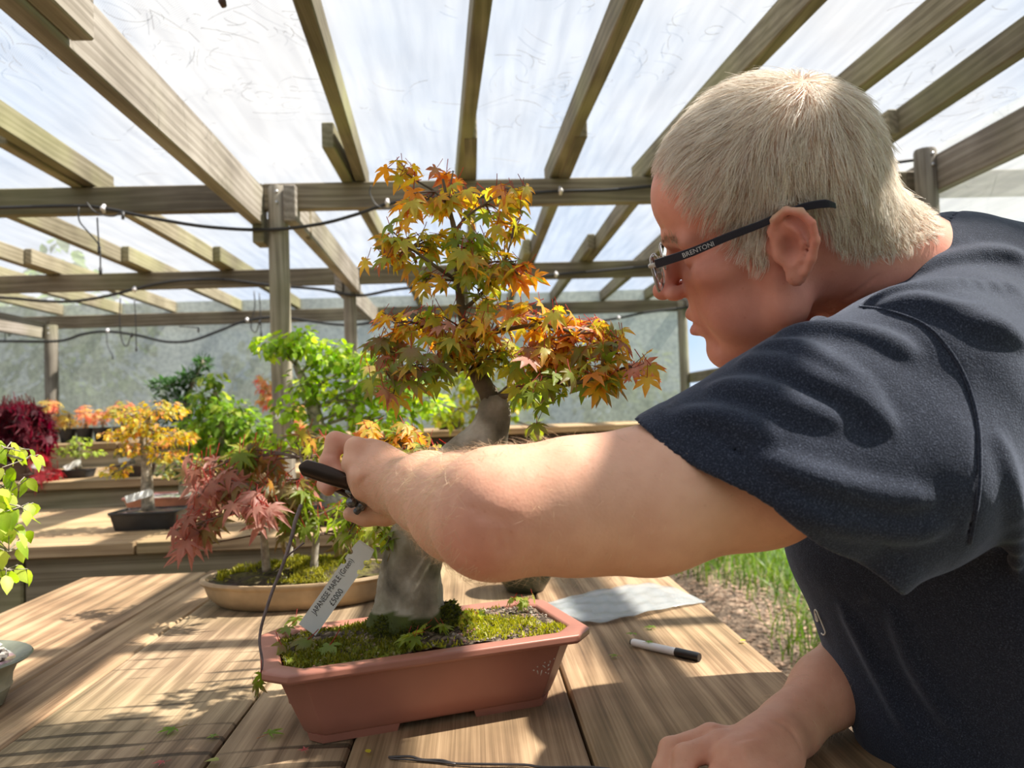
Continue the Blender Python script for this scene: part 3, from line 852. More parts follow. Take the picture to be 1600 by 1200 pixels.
def build_pot(t):
    def ring(hl, hw, z, notch, cut):
        """rectangle with stepped corners"""
        pts = []
        for sx, sy in ((1, -1), (1, 1), (-1, 1), (-1, -1)):
            c = [(hl - cut, hw), (hl - cut + notch, hw - notch * .9), (hl - notch * .9, hw - cut + notch), (hl, hw - cut)] if notch else [(hl - cut, hw), (hl - cut * .62, hw - cut * .38), (hl - cut * .38, hw - cut * .62), (hl, hw - cut)]
            c = [(sx * a, sy * b) for a, b in c]
            if sx * sy > 0: c = c[::-1]
            pts += c
        return [pot_pt(a, b, z) for a, b in pts]
    # outlines from the foot up, over the rim and down inside
    prof = [(.148, .066, .008, 0, .018), (.152, .069, .012, 0, .020), (.160, .074, .030, 0, .022), (.172, .081, .060, 0, .025), (.180, .086, .0795, 0, .027), (.182, .088, .0805, .0, .028),
            (.195, .1005, .0815, .004, .026), (.1975, .1025, .0845, .004, .026), (.1970, .1020, .0915, .004, .026), (.194, .099, .0930, .004, .025), (.178, .082, .0925, .0, .024), (.175, .079, .0900, 0, .024), (.168, .073, .045, 0, .022)]
    V, Fc = [], []
    for p in prof: V += ring(*p)
    n = 16
    for i in range(len(prof) - 1):
        for k in range(n):
            Fc.append((i * n + k, i * n + (k + 1) % n, (i + 1) * n + (k + 1) % n, (i + 1) * n + k))
    Fc.append(tuple(range(n))[::-1]); Fc.append(tuple((len(prof) - 1) * n + k for k in range(n)))
    mb = MB(); mb.add(V, Fc)
    o = mb.build('pot', M_POT, t, auto=35)
    pot = o
    bv = o.modifiers.new('soft_edges', 'BEVEL'); bv.width = .0012; bv.segments = 2; bv.limit_method = 'ANGLE'; bv.angle_limit = math.radians(25)
    # four feet joined by a low arch, slots between
    for sx in (-1, 1):
        for sy in (-1, 1):
            mb = MB()
            a, b = sx * .105, sy * .062
            V = [pot_pt(*q) for q in [(sx * .045, sy * .067, .010), (sx * .149, sy * .050, .010), (sx * .135, sy * .067, .010), (sx * .05, sy * .030, .010), (sx * .149, sy * .030, .010)]]
            W = [pot_pt(*q) for q in [(sx * .048, sy * .065, 0), (sx * .146, sy * .049, 0), (sx * .133, sy * .065, 0), (sx * .052, sy * .030, 0), (sx * .146, sy * .030, 0)]]
            order = [0, 2, 1, 4, 3]
            mb.add(V + W, [tuple(order), tuple(5 + q for q in order[::-1])] + [(order[i], order[(i + 1) % 5], 5 + order[(i + 1) % 5], 5 + order[i]) for i in range(5)])
            mb.build('foot', M_POT, pot)
    # maker's mark pressed in at the right of the front: white remains of brush strokes
    mb = MB()
    fr = lambda u, z: pot_pt(u, -(.066 + (.086 - .066) * (z - .008) / .0715) - .0010, z)
    O = (.118, .050)
    for st in [((0, 0), (.0022, -.0003)), ((.0055, .003), (.0062, .0045)), ((.0058, -.001), (.0072, -.0062)), ((.0120, -.0015), (.0105, -.0085)), ((.0125, .0045), (.0165, .0008)), ((.0165, -.005), (.0182, -.0065)), ((.0195, .0025), (.0210, .0048)), ((.0198, -.0030), (.0220, -.0008)), ((.0205, -.0085), (.0212, -.0065)), ((.0268, .0115), (.0276, .0105)), ((.0140, .0075), (.0160, .0082)), ((.022, .006), (.0222, .0095))]:
        (a, b), (c, d) = st
        mb.tube([fr(O[0] + a, O[1] + b), fr(O[0] + (a + c) / 2, O[1] + (b + d) / 2), fr(O[0] + c, O[1] + d)], [.0006, .0010, .0005], 5)
    tag(mb.build('stamped_mark', plain('white_residue', (.62, .56, .50), .8, bmp=0), pot, smooth=True), 'worn white brush-stroke mark')
    return pot

def soil_z(u, v):
    d = math.hypot((u + .002) / .09, (v - .005) / .07)
    return .088 + .016 * math.exp(-d * d) + .0025 * math.sin(u * 90) * math.cos(v * 110)

def build_soil(t):
    nx, ny = 70, 34
    V, C = [], []
    for i in range(nx):
        for j in range(ny):
            u = -.172 + .344 * i / (nx - 1); v = -.0765 + .153 * j / (ny - 1)
            z = soil_z(u, v) + rnd.uniform(-.0012, .0012)
            V.append(tuple(pot_pt(u, v, z)))
            mossy = (math.sin(u * 55 + 1) * math.cos(v * 70) + math.sin(u * 23 + v * 40)) * .5 + rnd.uniform(-.35, .35) - max(0, (u - .09)) * 12 - (.9 if -.02 < u < .06 and v > .02 else 0)
            C.append((.16, .19, .02) if mossy > .05 else ((.055, .04, .028) if rnd.random() < .7 else (.25, .19, .14)))
    i = (np.arange(nx - 1)[:, None] * ny + np.arange(ny - 1)[None]).ravel()
    pot = mesh_np('soil', V, np.stack([i, i + ny, i + ny + 1, i + 1], 1), vcol_mat('mossy_soil', .95, .5, 260, .9, .004), parent=t, colors=np.array(C))
    # moss tips and grit as real relief
    n = 7500
    u = rng.uniform(-.172, .172, n); v = rng.uniform(-.076, .076, n)
    f = np.sin(u * 55 + 1) * np.cos(v * 70) + np.sin(u * 23 + v * 40) + rng.normal(size=n) * .3 - np.clip(u - .09, 0, 1) * 18
    k = f > -.7
    k &= ~((np.abs(u - .02) < .03) & (v > .02))
    B = np.array([tuple(pot_pt(a, b, soil_z(a, b))) for a, b in zip(u[k], v[k])]); m = len(B)
    d = rng.normal(size=(m, 3)) * .5 + np.array([0, 0, 1.0]); d /= np.linalg.norm(d, axis=1, keepdims=True)
    L = rng.uniform(.003, .007, m)
    t = np.linspace(0, 1, 3)
    paths = B[:, None, :] + d[:, None, :] * (L[:, None] * t[None])[..., None]
    g = rng.random((m, 1))
    C = np.array([.17, .19, .02]) * (1 - g) + np.array([.56, .53, .06]) * g
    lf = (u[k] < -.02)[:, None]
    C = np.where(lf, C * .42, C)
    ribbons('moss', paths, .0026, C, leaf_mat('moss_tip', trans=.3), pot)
    mb = MB()
    for _ in range(900):
        a = rnd.uniform(-.17, .172); b = rnd.uniform(-.075, .075)
        if a < .02 and rnd.random() < .75: continue
        c = rnd.choice([(.30, .22, .16), (.16, .12, .10), (.42, .22, .18), (.45, .40, .34), (.08, .06, .05)])
        mb.ball(pot_pt(a, b, soil_z(a, b) + .0008), rnd.uniform(.0009, .0022), 5, 3, col=c, sc=(1, 1, .8))
    o = mb.build('grit', vcol_mat('grit', .9, .3, 200, 0), pot); o['kind'] = 'stuff'

M_TRUNK = None
def trunk_mat():
    m, nt, p, out = new_mat('maple_bark')
    cc = coords(nt)
    n = N(nt, 'TexNoise', Scale=26.0, Detail=8.0); w = N(nt, 'TexNoise', Scale=9.0, Detail=3.0); v = N(nt, 'TexVoronoi', Scale=70.0)
    for q in (n, w, v): nt.links.new(cc, q.inputs['Vector'])
    r = ramp(nt, n.outputs['Fac'], [(.30, (.10, .085, .06)), (.5, (.27, .235, .18)), (.7, (.50, .46, .39))])
    g = ramp(nt, w.outputs['Fac'], [(.5, (0, 0, 0)), (.7, (.5, .5, .5))])
    c = mixc(nt, g.outputs['Color'], r.outputs['Color'], (.20, .20, .10))
    vc = nt.nodes.new('ShaderNodeVertexColor'); vc.layer_name = 'Col'
    c = mixc(nt, 1.0, c, vc.outputs['Color'], 'MULTIPLY')
    nt.links.new(c, p.inputs['Base Color']); p.inputs['Roughness'].default_value = .9
    b = bump(nt, v.outputs['Distance'], .25, .002); nt.links.new(bump(nt, n.outputs['Fac'], .5, .006, b), p.inputs['Normal'])
    return m

MT = 1.0       # distance of the trunk
def build_maple():
    base = at(645, 940, MT)
    t = empty('maple_bonsai', tuple(POTC))
    tag(t, 'orange and green leaved maple bonsai with a thick pale trunk, in a pink-brown rectangular pot', 'bonsai')
    build_pot(t); build_soil(t)
    k = MT / F
    pts = [(640, 975, 58), (641, 950, 55), (641, 925, 50), (641, 895, 46.5), (648, 855, 45), (668, 805, 44), (702, 752, 43), (733, 718, 41), (754, 694, 37), (765, 670, 30), (771, 648, 26), (773, 630, 23), (772, 618, 18)]
    P = smooth_path([at(a, b, MT) for a, b, c in pts], 5)
    R = np.interp(np.linspace(0, len(pts) - 1, len(P)), range(len(pts)), [c * k for a, b, c in pts])
    n = 28
    mb = MB(); mb.use_c = True
    vs, fs, cs = [], [], []
    for i, p in enumerate(P):
        tn = (P[min(i + 1, len(P) - 1)] - P[max(i - 1, 0)]).normalized()
        x = tn.cross(Vector((0, 1, 0))).normalized(); y = tn.cross(x)
        s = i / (len(P) - 1)
        for q in range(n):
            a = 2 * PI * q / n
            fl = 1 + (.09 * max(0, 1 - s * 7)) * math.sin(a * 5 + .6) + .045 * math.sin(a * 3 + s * 14) + .03 * math.sin(a * 7 - s * 22) + rnd.uniform(-.01, .01)
            vs.append(p + (x * math.cos(a) + y * math.sin(a)) * R[i] * fl)
            m = max(0, 1 - s * 8.5 - .12 * math.sin(a * 4))
            cs.append((.22, .30, .07) if m > .25 else (1, 1, 1))
    for i in range(len(P) - 1):
        for q in range(n):
            fs.append((i * n + q, i * n + (q + 1) % n, (i + 1) * n + (q + 1) % n, (i + 1) * n + q))
    fs.append(tuple((len(P) - 1) * n + q for q in range(n)))
    global M_TRUNK
    M_TRUNK = trunk_mat()
    tr = mesh_np('trunk', vs, fs, M_TRUNK, True, parent=t, colors=np.array(cs))
    # moss skirt round the root flare
    mm, mn = 9, 36
    Vm = []
    for i in range(mm):
        q = i / (mm - 1)
        for j in range(mn):
            aa = 2 * PI * j / mn; w = (.082 - .036 * q ** .6) * (1 + .10 * math.sin(aa * 3 + 1) + .05 * math.sin(aa * 7))
            Vm.append((base.x + w * math.cos(aa), base.y + w * .8 * math.sin(aa), TAB + .088 + .034 * q ** 1.3 * (1 + .12 * math.sin(aa * 2 + 2)) + rnd.uniform(-.001, .001)))
    mesh_np('moss_mound', Vm, [(i * mn + j, i * mn + (j + 1) % mn, (i + 1) * mn + (j + 1) % mn, (i + 1) * mn + j) for i in range(mm - 1) for j in range(mn)], plain('dark_moss', (.045, .05, .014), .95, noise=.4, scale=160, bmp=.8), parent=t)
    nm = 4200
    a = rng.uniform(0, 2 * PI, nm); h = rng.random(nm) ** 1.3
    rr = (.082 - .036 * h ** .6) * (1 + .10 * np.sin(a * 3 + 1) + .05 * np.sin(a * 7)); b0 = np.array(tuple(base))
    B = np.stack([b0[0] + rr * np.cos(a), b0[1] + rr * .8 * np.sin(a), TAB + .088 + .034 * h ** 1.3 * (1 + .12 * np.sin(a * 2 + 2))], 1)
    d = np.stack([np.cos(a), np.sin(a), np.full(nm, .6)], 1) + rng.normal(size=(nm, 3)) * .5; d /= np.linalg.norm(d, axis=1, keepdims=True)
    tt = np.linspace(0, 1, 3)
    paths = B[:, None, :] + d[:, None, :] * (rng.uniform(.003, .006, nm)[:, None] * tt[None])[..., None]
    g = rng.random((nm, 1))
    ribbons('moss', paths, .0026, np.array([.05, .06, .012]) * (1 - g) + np.array([.17, .18, .03]) * g, leaf_mat('trunk_moss', trans=.3), t)
    # limbs
    limbs = [
        ([(774, 640), (762, 612), (750, 592), (742, 572), (737, 552), (728, 518), (721, 480), (717, 440), (714, 400), (710, 360), (700, 318), (692, 280)], [17, 15, 13.5, 12, 10, 8.5, 7.5, 6.5, 5.5, 4.5, 3, 2], [0, 0, 0, 0, 0, 0, 0, 0, 0, 0, 0, 0]),
        ([(772, 632), (785, 618), (812, 609), (850, 606), (885, 600), (920, 594), (955, 582), (985, 572)], [14, 13, 11, 9, 7, 5, 3.5, 2], [0, -.01, -.03, -.05, -.06, -.07, -.08, -.08]),
        ([(774, 630), (795, 606), (820, 588), (850, 572), (880, 550), (905, 530)], [11, 9, 7, 5.5, 4, 2.5], [0, .01, .03, .04, .05, .05]),
        ([(742, 572), (722, 576), (695, 581), (668, 577), (645, 580), (610, 590)], [8, 6.5, 5.5, 4.5, 3.5, 2], [0, -.02, -.04, -.05, -.06, -.06]),
        ([(722, 486), (745, 466), (770, 440), (788, 410), (800, 372)], [6, 5, 4, 3, 2], [0, -.01, -.02, -.03, -.03]),
        ([(717, 440), (692, 424), (665, 405), (640, 388), (610, 380)], [6, 5, 4, 3, 2], [0, -.01, -.02, -.02, -.02]),
        ([(710, 362), (730, 338), (758, 318), (788, 300)], [4.5, 3.5, 2.8, 2], [0, 0, -.01, -.01]),
        ([(702, 322), (680, 300), (655, 285), (636, 272)], [3.5, 3, 2.4, 1.8], [0, 0, 0, 0]),
        ([(700, 318), (704, 290), (708, 268)], [3, 2.4, 1.8], [0, 0, 0]),
        ([(728, 520), (700, 510), (668, 508), (632, 520), (598, 545)], [7, 5.5, 4.5, 3.5, 2.2], [0, .0, .01, .02, .02]),
        ([(733, 535), (765, 522), (805, 512), (850, 508), (900, 522), (945, 545)], [8, 6.5, 5.5, 4.5, 3.2, 2], [0, -.02, -.04, -.05, -.06, -.06]),
        ([(690, 765), (668, 728), (648, 702), (620, 690), (585, 684)], [7, 5.5, 4.5, 3.5, 2.2], [0, .05, .08, .09, .09]),
        ([(655, 820), (632, 812), (600, 806), (560, 810)], [7, 5.5, 4, 2.5], [0, -.01, .0, .02]),
    ]
    allp = []
    for pts, rs, dy in limbs:
        Q = smooth_path([at(a, b, MT + c) for (a, b), c in zip(pts, dy)], 4)
        rr = list(np.interp(np.linspace(0, len(pts) - 1, len(Q)), range(len(pts)), [r * k * (1 if limbs[0][0] is pts else .62) for r in rs]))
        mb = MB(); mb.use_c = True; mb.tube(Q, rr, 9, col=(.48, .42, .36), jitter=.12)
        mb.build('branch', M_TRUNK, t, smooth=True)
        allp += Q[2:]
    L = lambda i: None
    E = lambda i: tuple(at(*limbs[i][0][-1], MT + limbs[i][2][-1]))
    Md = lambda i, j: tuple(at(*limbs[i][0][j], MT + limbs[i][2][j]))
    cl = [
        (640, 272, 24, 16, 0, 7, ORAP, E(7)), (706, 262, 16, 12, 0, 4, [5, 9, 5], E(8)), (712, 312, 55, 20, 0, 20, TOPP, Md(0, 10)), (645, 318, 34, 20, -.01, 12, TOPP, Md(7, 1)), (785, 298, 28, 12, -.01, 8, ORAP, E(6)),
        (750, 330, 36, 20, 0, 8, MIDP, Md(6, 2)),
        (655, 380, 70, 26, -.02, 26, MIDP + TOPP, Md(5, 3)), (612, 392, 26, 18, -.02, 9, BRZP + ORAP, E(5)), (735, 385, 55, 30, -.03, 22, MIDP, Md(0, 8)), (800, 350, 34, 22, -.03, 9, MIDP + TOPP, E(4)),
        (775, 425, 50, 24, -.03, 18, MIDP, Md(4, 3)), (818, 440, 24, 20, -.03, 10, ORAP, Md(4, 3)), (715, 435, 55, 26, -.02, 20, MIDP, Md(0, 7)),
        (648, 512, 60, 18, 0, 24, PINKP + TOPP, Md(9, 2)), (592, 545, 50, 28, .02, 22, BRZP, E(9)), (720, 505, 45, 20, -.02, 18, MIDP + PINKP, Md(0, 5)), (770, 500, 55, 22, -.02, 24, TOPP + PINKP, Md(10, 1)),
        (840, 505, 50, 22, -.05, 24, PINKP + ORAP, Md(10, 3)), (910, 525, 50, 22, -.05, 26, PINKP + ORAP, Md(10, 4)), (960, 550, 38, 24, -.06, 22, PINKP + BRZP, E(10)),
        (790, 552, 70, 24, -.03, 34, LOWP + MIDP, Md(2, 2)), (870, 560, 60, 26, -.05, 36, LOWP + PINKP, Md(2, 4)), (935, 585, 48, 20, -.07, 24, LOWP + TOPP, Md(1, 5)), (850, 592, 50, 18, -.06, 18, LOWP, Md(1, 4)), (972, 590, 26, 20, -.08, 10, ORAP + PINKP, E(1)),
        (660, 565, 50, 22, -.05, 20, BRZP + LOWP, Md(3, 3)), (610, 600, 40, 22, -.06, 12, BRZP + LOWP, E(3)), (700, 545, 40, 20, -.03, 14, MIDP, Md(3, 1)),
        (628, 684, 42, 16, .09, 20, ORAP + MIDP, Md(11, 3)), (670, 700, 40, 16, .08, 14, MIDP + BRZP, Md(11, 2)), (575, 672, 28, 12, .09, 6, ORAP, E(11)),
        (575, 838, 40, 22, .02, 12, GRNP, E(12)), (610, 850, 16, 20, -.01, 5, GRNP, Md(12, 1)), (530, 795, 40, 26, .03, 10, GRNP, E(12)),
        (835, 640, 16, 16, -.05, 3, LOWP, Md(1, 3)),
    ]
    tw = MB()
    P, O, T = grow_clusters(cl, MT, tw, allp, .0009, .012, 4, .035, dens=1.3)
    tw.build('twigs', M_TWIG, t, smooth=True)['kind'] = 'stuff'
    sz = rng.uniform(.018, .029, len(P))
    order = np.argsort(P[:, 1]); a, b = order[:296], order[296:]
    ms = leaf_meshes('leaf', MAPLE, M_LEAF)
    leaf_objs(P[a], O[a], sz[a], T[a], ms, t)
    if len(b): foliage('leaves', P[b], MAPLE, sz[b], O[b], parent=t, ti=T[b])
    # shoots from the root
    for (px, py, Y, nn, s) in ((650, 1002, .93, 6, .018), (692, 988, .93, 5, .015), (705, 965, .95, 6, .016), (722, 975, .95, 5, .014), (806, 948, 1.02, 6, .013), (825, 945, 1.02, 5, .013), (742, 965, .98, 3, .012)):
        c = at_z(px, py, TAB + .100); Q = np.array([tuple(c + Vector((rnd.gauss(0, .007), rnd.gauss(0, .007), rnd.uniform(0, .012)))) for _ in range(nn)])
        leaf_objs(Q, Q - np.array(tuple(c)) + rng.normal(size=Q.shape) * .004, np.full(nn, s), np.array([rnd.choice([0, 1, 1, 2]) for _ in range(nn)]), ms, t)
    for (px, py, s) in ((450, 980, .024), (480, 1000, .030), (440, 1008, .026), (515, 1008, .034), (462, 965, .022)):
        c = at_z(px, py, TAB + .098); Q = np.array([tuple(c)])
        leaf_objs(Q, np.array([[-.3, -1, .2]]), np.array([s]), np.array([rnd.choice([0, 11, 10])]), ms, t, droop_lo=.2, droop_hi=.5)
    return t, ms

# ------------------------------------------------------------------ the other plants
M_BLACKP = plain('black_plastic', (0.025, 0.025, 0.028), 0.5, noise=.2)
M_BEIGE = plain('beige_stoneware', (0.50, 0.36, 0.215), 0.6, noise=.18, scale=18, bmp=.1)
M_GLAZE = plain('grey_green_glaze', (0.23, 0.25, 0.19), 0.25, noise=.25, scale=14, bmp=.05)
M_DKGREEN = plain('dark_green_glaze', (0.06, 0.075, 0.05), 0.3, noise=.2, scale=14)
M_REDP = plain('red_brown_pot', (0.24, 0.10, 0.08), 0.5, noise=.12)
M_BROWNP = plain('dark_brown_bowl', (0.07, 0.042, 0.032), 0.5, noise=.12)
M_SOIL = vcol_mat('potting_soil', .95, .4, 150, .8, .004)
M_LABEL = plain('white_label_plastic', (0.80, 0.82, 0.82), 0.4, noise=.03, bmp=0)

def needle(w, c0, c1):
    return np.array([(-w, 0, 0), (w, 0, 0), (w * .8, .6, .05), (-w * .8, .6, .05), (0, 1, 0)]), [(0, 1, 2, 3), (3, 2, 4)], np.array([c0, c0, c1, c1, c1])
NEEDLE = [needle(.10, WHITE, WHITE), needle(.16, WHITE, WHITE)]
LACE = [palmate(7, .045, (.10, .010, .022), (.22, .025, .045), (.2, .02, .03), 40 + i, droop=.5) for i in range(2)] + [palmate(7, .045, (.055, .006, .014), (.09, .01, .022), (.1, .01, .02), 44, droop=.6)]
PALM_W = [palmate(5, .15, WHITE, WHITE, WHITE, 60, droop=.25), palmate(7, .14, WHITE, WHITE, WHITE, 61, droop=.4)]

def pot_part(t, kind, c, rx, ry, h, mat, rz=0.0, soilcol=(.07, .05, .035)):
    mb = MB(); sup = 8 if kind == 'tray' else None
    if kind == 'tray':
        prof = [(.84, .0), (.86, .004), (.96, h * .86), (1.0, h * .88), (1.01, h * .95), (1.0, h), (.94, h), (.92, h * .9), (.88, h * .5)]
    elif kind == 'bowl':
        prof = [(.55, 0), (.60, .003), (.78, h * .3), (.95, h * .75), (1.0, h * .92), (1.0, h), (.93, h), (.90, h * .88), (.8, h * .5)]
    elif kind == 'oval':
        prof = [(.80, 0), (.84, h * .06), (.93, h * .35), (.965, h * .72), (.975, h * .80), (1.0, h * .84), (1.012, h * .92), (1.0, h), (.955, h), (.94, h * .92), (.92, h * .6)]
    elif kind == 'flare':
        prof = [(.72, 0), (.75, h * .04), (.80, h * .34), (.815, h * .38), (.81, h * .42), (.82, h * .60), (.87, h * .82), (.98, h * .93), (1.0, h * .97), (.985, h), (.90, h * .97), (.80, h * .86)]
    else:
        prof = [(.72, 0), (.75, .003), (.97, h * .86), (1.03, h * .87), (1.04, h), (.97, h), (.94, h * .8)]
    mb.lathe(prof, c, 40, rx, ry, rz, sup=sup)
    p = mb.build('pot', mat, t, auto=40)
    mb = MB(); n = 24; vs = [(c[0], c[1], c[2] + h * .97)]; cs = [soilcol]; fs = []
    for r_i, rr in enumerate((.35, .65, .93)):
        for q in range(n):
            a = 2 * PI * q / n; ca, sa = math.cos(a), math.sin(a)
            g = (abs(ca) ** sup + abs(sa) ** sup) ** (-1 / sup) if sup else 1
            x, y = rx * rr * ca * g, ry * rr * sa * g
            vs.append((c[0] + x * math.cos(rz) - y * math.sin(rz), c[1] + x * math.sin(rz) + y * math.cos(rz), c[2] + h * (.95 - .07 * (r_i == 2)) + rnd.uniform(-.002, .002)))
            cs.append(tuple(v * rnd.uniform(.7, 1.5) for v in soilcol))
    for q in range(n):
        fs.append((0, 1 + q, 1 + (q + 1) % n))
        for i in range(2):
            a = 1 + i * n; fs.append((a + q, a + n + q, a + n + (q + 1) % n, a + (q + 1) % n))
    mesh_np('soil', vs, fs, M_SOIL, parent=t, colors=np.array(cs))
    return p

def potted(label, px, Y, z, pot, trunk, clusters, templates, cols, size, group=None, cat='bonsai', name='potted_tree', bark=None, droop=(.1, .9), depth=.10, limbs=(), soilcol=(.07, .05, .035)):
    c = at(px, 700, Y); base = (c.x, c.y, z)
    t = empty(name, base); tag(t, label, cat, group)
    kind, rx, ry, h, mat = pot[:5]
    pot_part(t, kind, base, rx, ry, h, mat, pot[5] if len(pot) > 5 else 0.0, soilcol)
    k = Y / F
    allp = []
    if trunk:
        Q = [Vector((base[0] if trunk[0][0] is None else at(trunk[0][0], 700, Y).x, c.y, z + h * .9))] + [at(a, b, Y) for a, b, r in trunk[1:]]
        Q = smooth_path(Q, 5); rr = list(np.interp(np.linspace(0, len(trunk) - 1, len(Q)), range(len(trunk)), [r * k for a, b, r in trunk]))
        mb = MB(); mb.tube(Q, rr, 9, jitter=.12); mb.build('trunk', bark or M_BARK, t, smooth=True); allp += Q[len(Q) // 3:]
    tw = MB(); PP, OO, SS = [], [], []
    for (a, b, rx_, ry_, n) in clusters:
        cc = at(a, b, Y)
        root = min(allp, key=lambda q: (q - cc).length) if allp else Vector(base)
        mid = (root + cc) / 2 + Vector((0, 0, .1 * (root - cc).length))
        tw.tube(smooth_path([root, mid, cc], 4), [.35 * (trunk[-1][2] if trunk else 2) * k + .002] * 4 + [.0022] * 4 + [.0015], 5, cap=False)
        u = rng.normal(size=(n, 3)); u /= np.linalg.norm(u, axis=1, keepdims=True); u *= rng.random((n, 1)) ** .45
        P = np.array(tuple(cc)) + u * np.array([rx_ * k, max(depth, rx_ * k * .7), ry_ * k])
        for q in range(0, n, 9):
            tw.tube([mid.lerp(cc, rnd.random()), Vector(P[q])], .0012 + .0002 * k * 100, 3, cap=False)
        PP.append(P); OO.append(P - np.array(tuple(cc)) + u * .01)
    tw.build('branches', bark or M_TWIG, t, smooth=True)['kind'] = 'stuff'
    P = np.concatenate(PP); O = np.concatenate(OO)
    foliage('foliage', P, templates, rng.uniform(*size, len(P)), O, cols=cols, parent=t, droop_lo=droop[0], droop_hi=droop[1])
    return t

def plant_label(px0, py0, px1, py1, Y0, Y1, wpx, label, tip=True):
    a, b = at(px0, py0, Y0), at(px1, py1, Y1); e1 = (b - a).normalized(); e2 = e1.cross(Vector(ray(px0, py0))).normalized(); n = e1.cross(e2)
    w = wpx * Y0 / F / 2; L = (b - a).length
    mb = MB(); prof = [(0, -w), (L - w, -w), (L - w * .3, -w * .75), (L, -w * .3), (L, w * .3), (L - w * .3, w * .75), (L - w, w), (0, w)]
    V = [a + e1 * x + e2 * y + n * .0006 for x, y in prof] + [a + e1 * x + e2 * y - n * .0006 for x, y in prof]
    m = len(prof)
    mb.add(V, [tuple(range(m)), tuple(range(m, 2 * m))[::-1]] + [(i, (i + 1) % m, m + (i + 1) % m, m + i) for i in range(m)])
    return tag(mb.build('plant_label', M_LABEL), label, 'label', 'white plant labels on the benches')

def build_background_plants():
    k = lambda c, *f: [tuple(v * q for v in c) for q in f]
    G = 'bonsai trees on the tiered benches'
    potted('bright green leaved bonsai with a pale trunk, just behind the man\'s hand', 520, 2.45, TA, ('tray', .17, .11, .05, M_BROWNP),
           [(520, 0, 20), (508, 760, 17), (500, 700, 14), (492, 650, 11), (478, 605, 8), (462, 570, 5)],
           [(425, 540, 34, 20, 90), (470, 535, 40, 26, 150), (520, 555, 42, 30, 170), (575, 575, 45, 34, 190), (630, 602, 48, 34, 200), (668, 630, 36, 22, 90), (545, 625, 58, 36, 200), (480, 600, 36, 30, 110), (455, 640, 34, 24, 80), (600, 655, 60, 26, 150), (500, 680, 50, 26, 130), (430, 690, 40, 22, 80)],
           OVAL, k((.30, .46, .05), .5, .8, 1.0, 1.35) + [(.48, .58, .08)], (.022, .036), G, bark=M_TWIGL)
    potted('mid-green bushy tree with round crown, left of the white bracket on the post', 345, 3.5, TB, ('tray', .15, .11, .07, M_BLACKP),
           [(345, 0, 9), (348, 690, 7), (345, 650, 5), (335, 610, 3)],
           [(335, 592, 18, 14, 45), (322, 625, 28, 22, 90), (355, 648, 44, 30, 220), (392, 668, 36, 30, 170), (306, 672, 34, 24, 130), (352, 700, 58, 20, 170), (398, 712, 30, 18, 70)],
           OVAL, k((.22, .36, .05), .5, .8, 1.0, 1.3) + [(.45, .52, .09)], (.028, .048), G)
    potted('dark green conifer with layered pads, behind the yellow-leaved bonsai', 285, 4.45, TC, ('tray', .16, .11, .07, M_BLACKP),
           [(285, 0, 8), (290, 650, 6), (296, 610, 4), (318, 562, 2)],
           [(318, 568, 12, 12, 120), (262, 602, 26, 12, 240), (298, 592, 24, 14, 240), (285, 625, 40, 16, 380), (262, 650, 26, 12, 200), (312, 650, 34, 14, 260)],
           NEEDLE, k((.05, .11, .035), .6, 1, 1.5), (.03, .05), G, droop=(-.8, .5))
    potted('yellow-leaved small bonsai in a shallow black tray, on the lowest bench step', 232, 2.49, TA, ('tray', .105, .075, .055, M_BLACKP),
           [(230, 0, 10), (229, 740, 8), (228, 715, 7), (224, 690, 6), (232, 655, 3.5)],
           [(190, 677, 24, 11, 150), (250, 640, 40, 16, 190), (205, 650, 30, 16, 130), (270, 682, 34, 14, 190), (225, 668, 34, 12, 130), (182, 735, 14, 10, 60), (215, 700, 28, 12, 110), (262, 712, 24, 10, 80)],
           OVAL, [(.66, .48, .06), (.60, .40, .07), (.50, .46, .07), (.62, .32, .12), (.36, .34, .06)], (.012, .021), G, bark=M_TWIGL, soilcol=(.16, .13, .10))
    potted('tiny bonsai with flat green pads in a small black pot, beside the red weeping maple', 122, 3.45, TB, ('tray', .062, .05, .035, M_BLACKP),
           [(122, 0, 5), (121, 712, 4), (124, 695, 2.5)],
           [(122, 690, 15, 9, 60), (108, 703, 15, 6, 50), (140, 707, 16, 5, 50), (120, 706, 18, 6, 50)], OVAL, k((.30, .38, .07), .5, .9, 1.2), (.014, .024), G)
    potted('dark red weeping maple with drooping lace-like leaves, at the left edge of the photo', 15, 3.45, TB, ('tray', .14, .10, .08, M_BROWNP),
           [(15, 0, 11), (18, 700, 8), (22, 665, 6)],
           [(20, 645, 36, 16, 90), (50, 655, 26, 18, 70), (-20, 660, 30, 25, 70), (62, 685, 14, 18, 40), (5, 690, 30, 24, 60), (35, 690, 24, 18, 50), (10, 728, 16, 14, 24), (-12, 720, 20, 18, 30)],
           LACE, None, (.05, .085), G, droop=(.7, 1.45))
    potted('low red maple shoots hanging over the bench edge beside the tiny bonsai', 60, 3.32, TB, ('tray', .06, .045, .03, M_BROWNP), [(60, 0, 3), (66, 735, 2.5), (72, 740, 2)],
           [(75, 742, 15, 8, 16), (62, 716, 10, 6, 7)], [palmate(7, .05, (.34, .045, .06), (.42, .08, .08), (.3, .03, .04), 47, droop=.5)], None, (.05, .075), G, droop=(.6, 1.4))
    potted('red-brown pot of pale gravel with a low shrub, behind the black tray pot', 275, 2.90, TA, ('tray', .165, .11, .062, M_REDP),
           [(285, 0, 7), (286, 745, 6), (284, 725, 4)], [(285, 722, 34, 14, 120), (305, 742, 22, 9, 60), (262, 738, 20, 9, 60)], OVAL, k((.13, .17, .06), .5, 1, 1.6) + [(.4, .36, .08)], (.016, .028), G, soilcol=(.36, .34, .31))
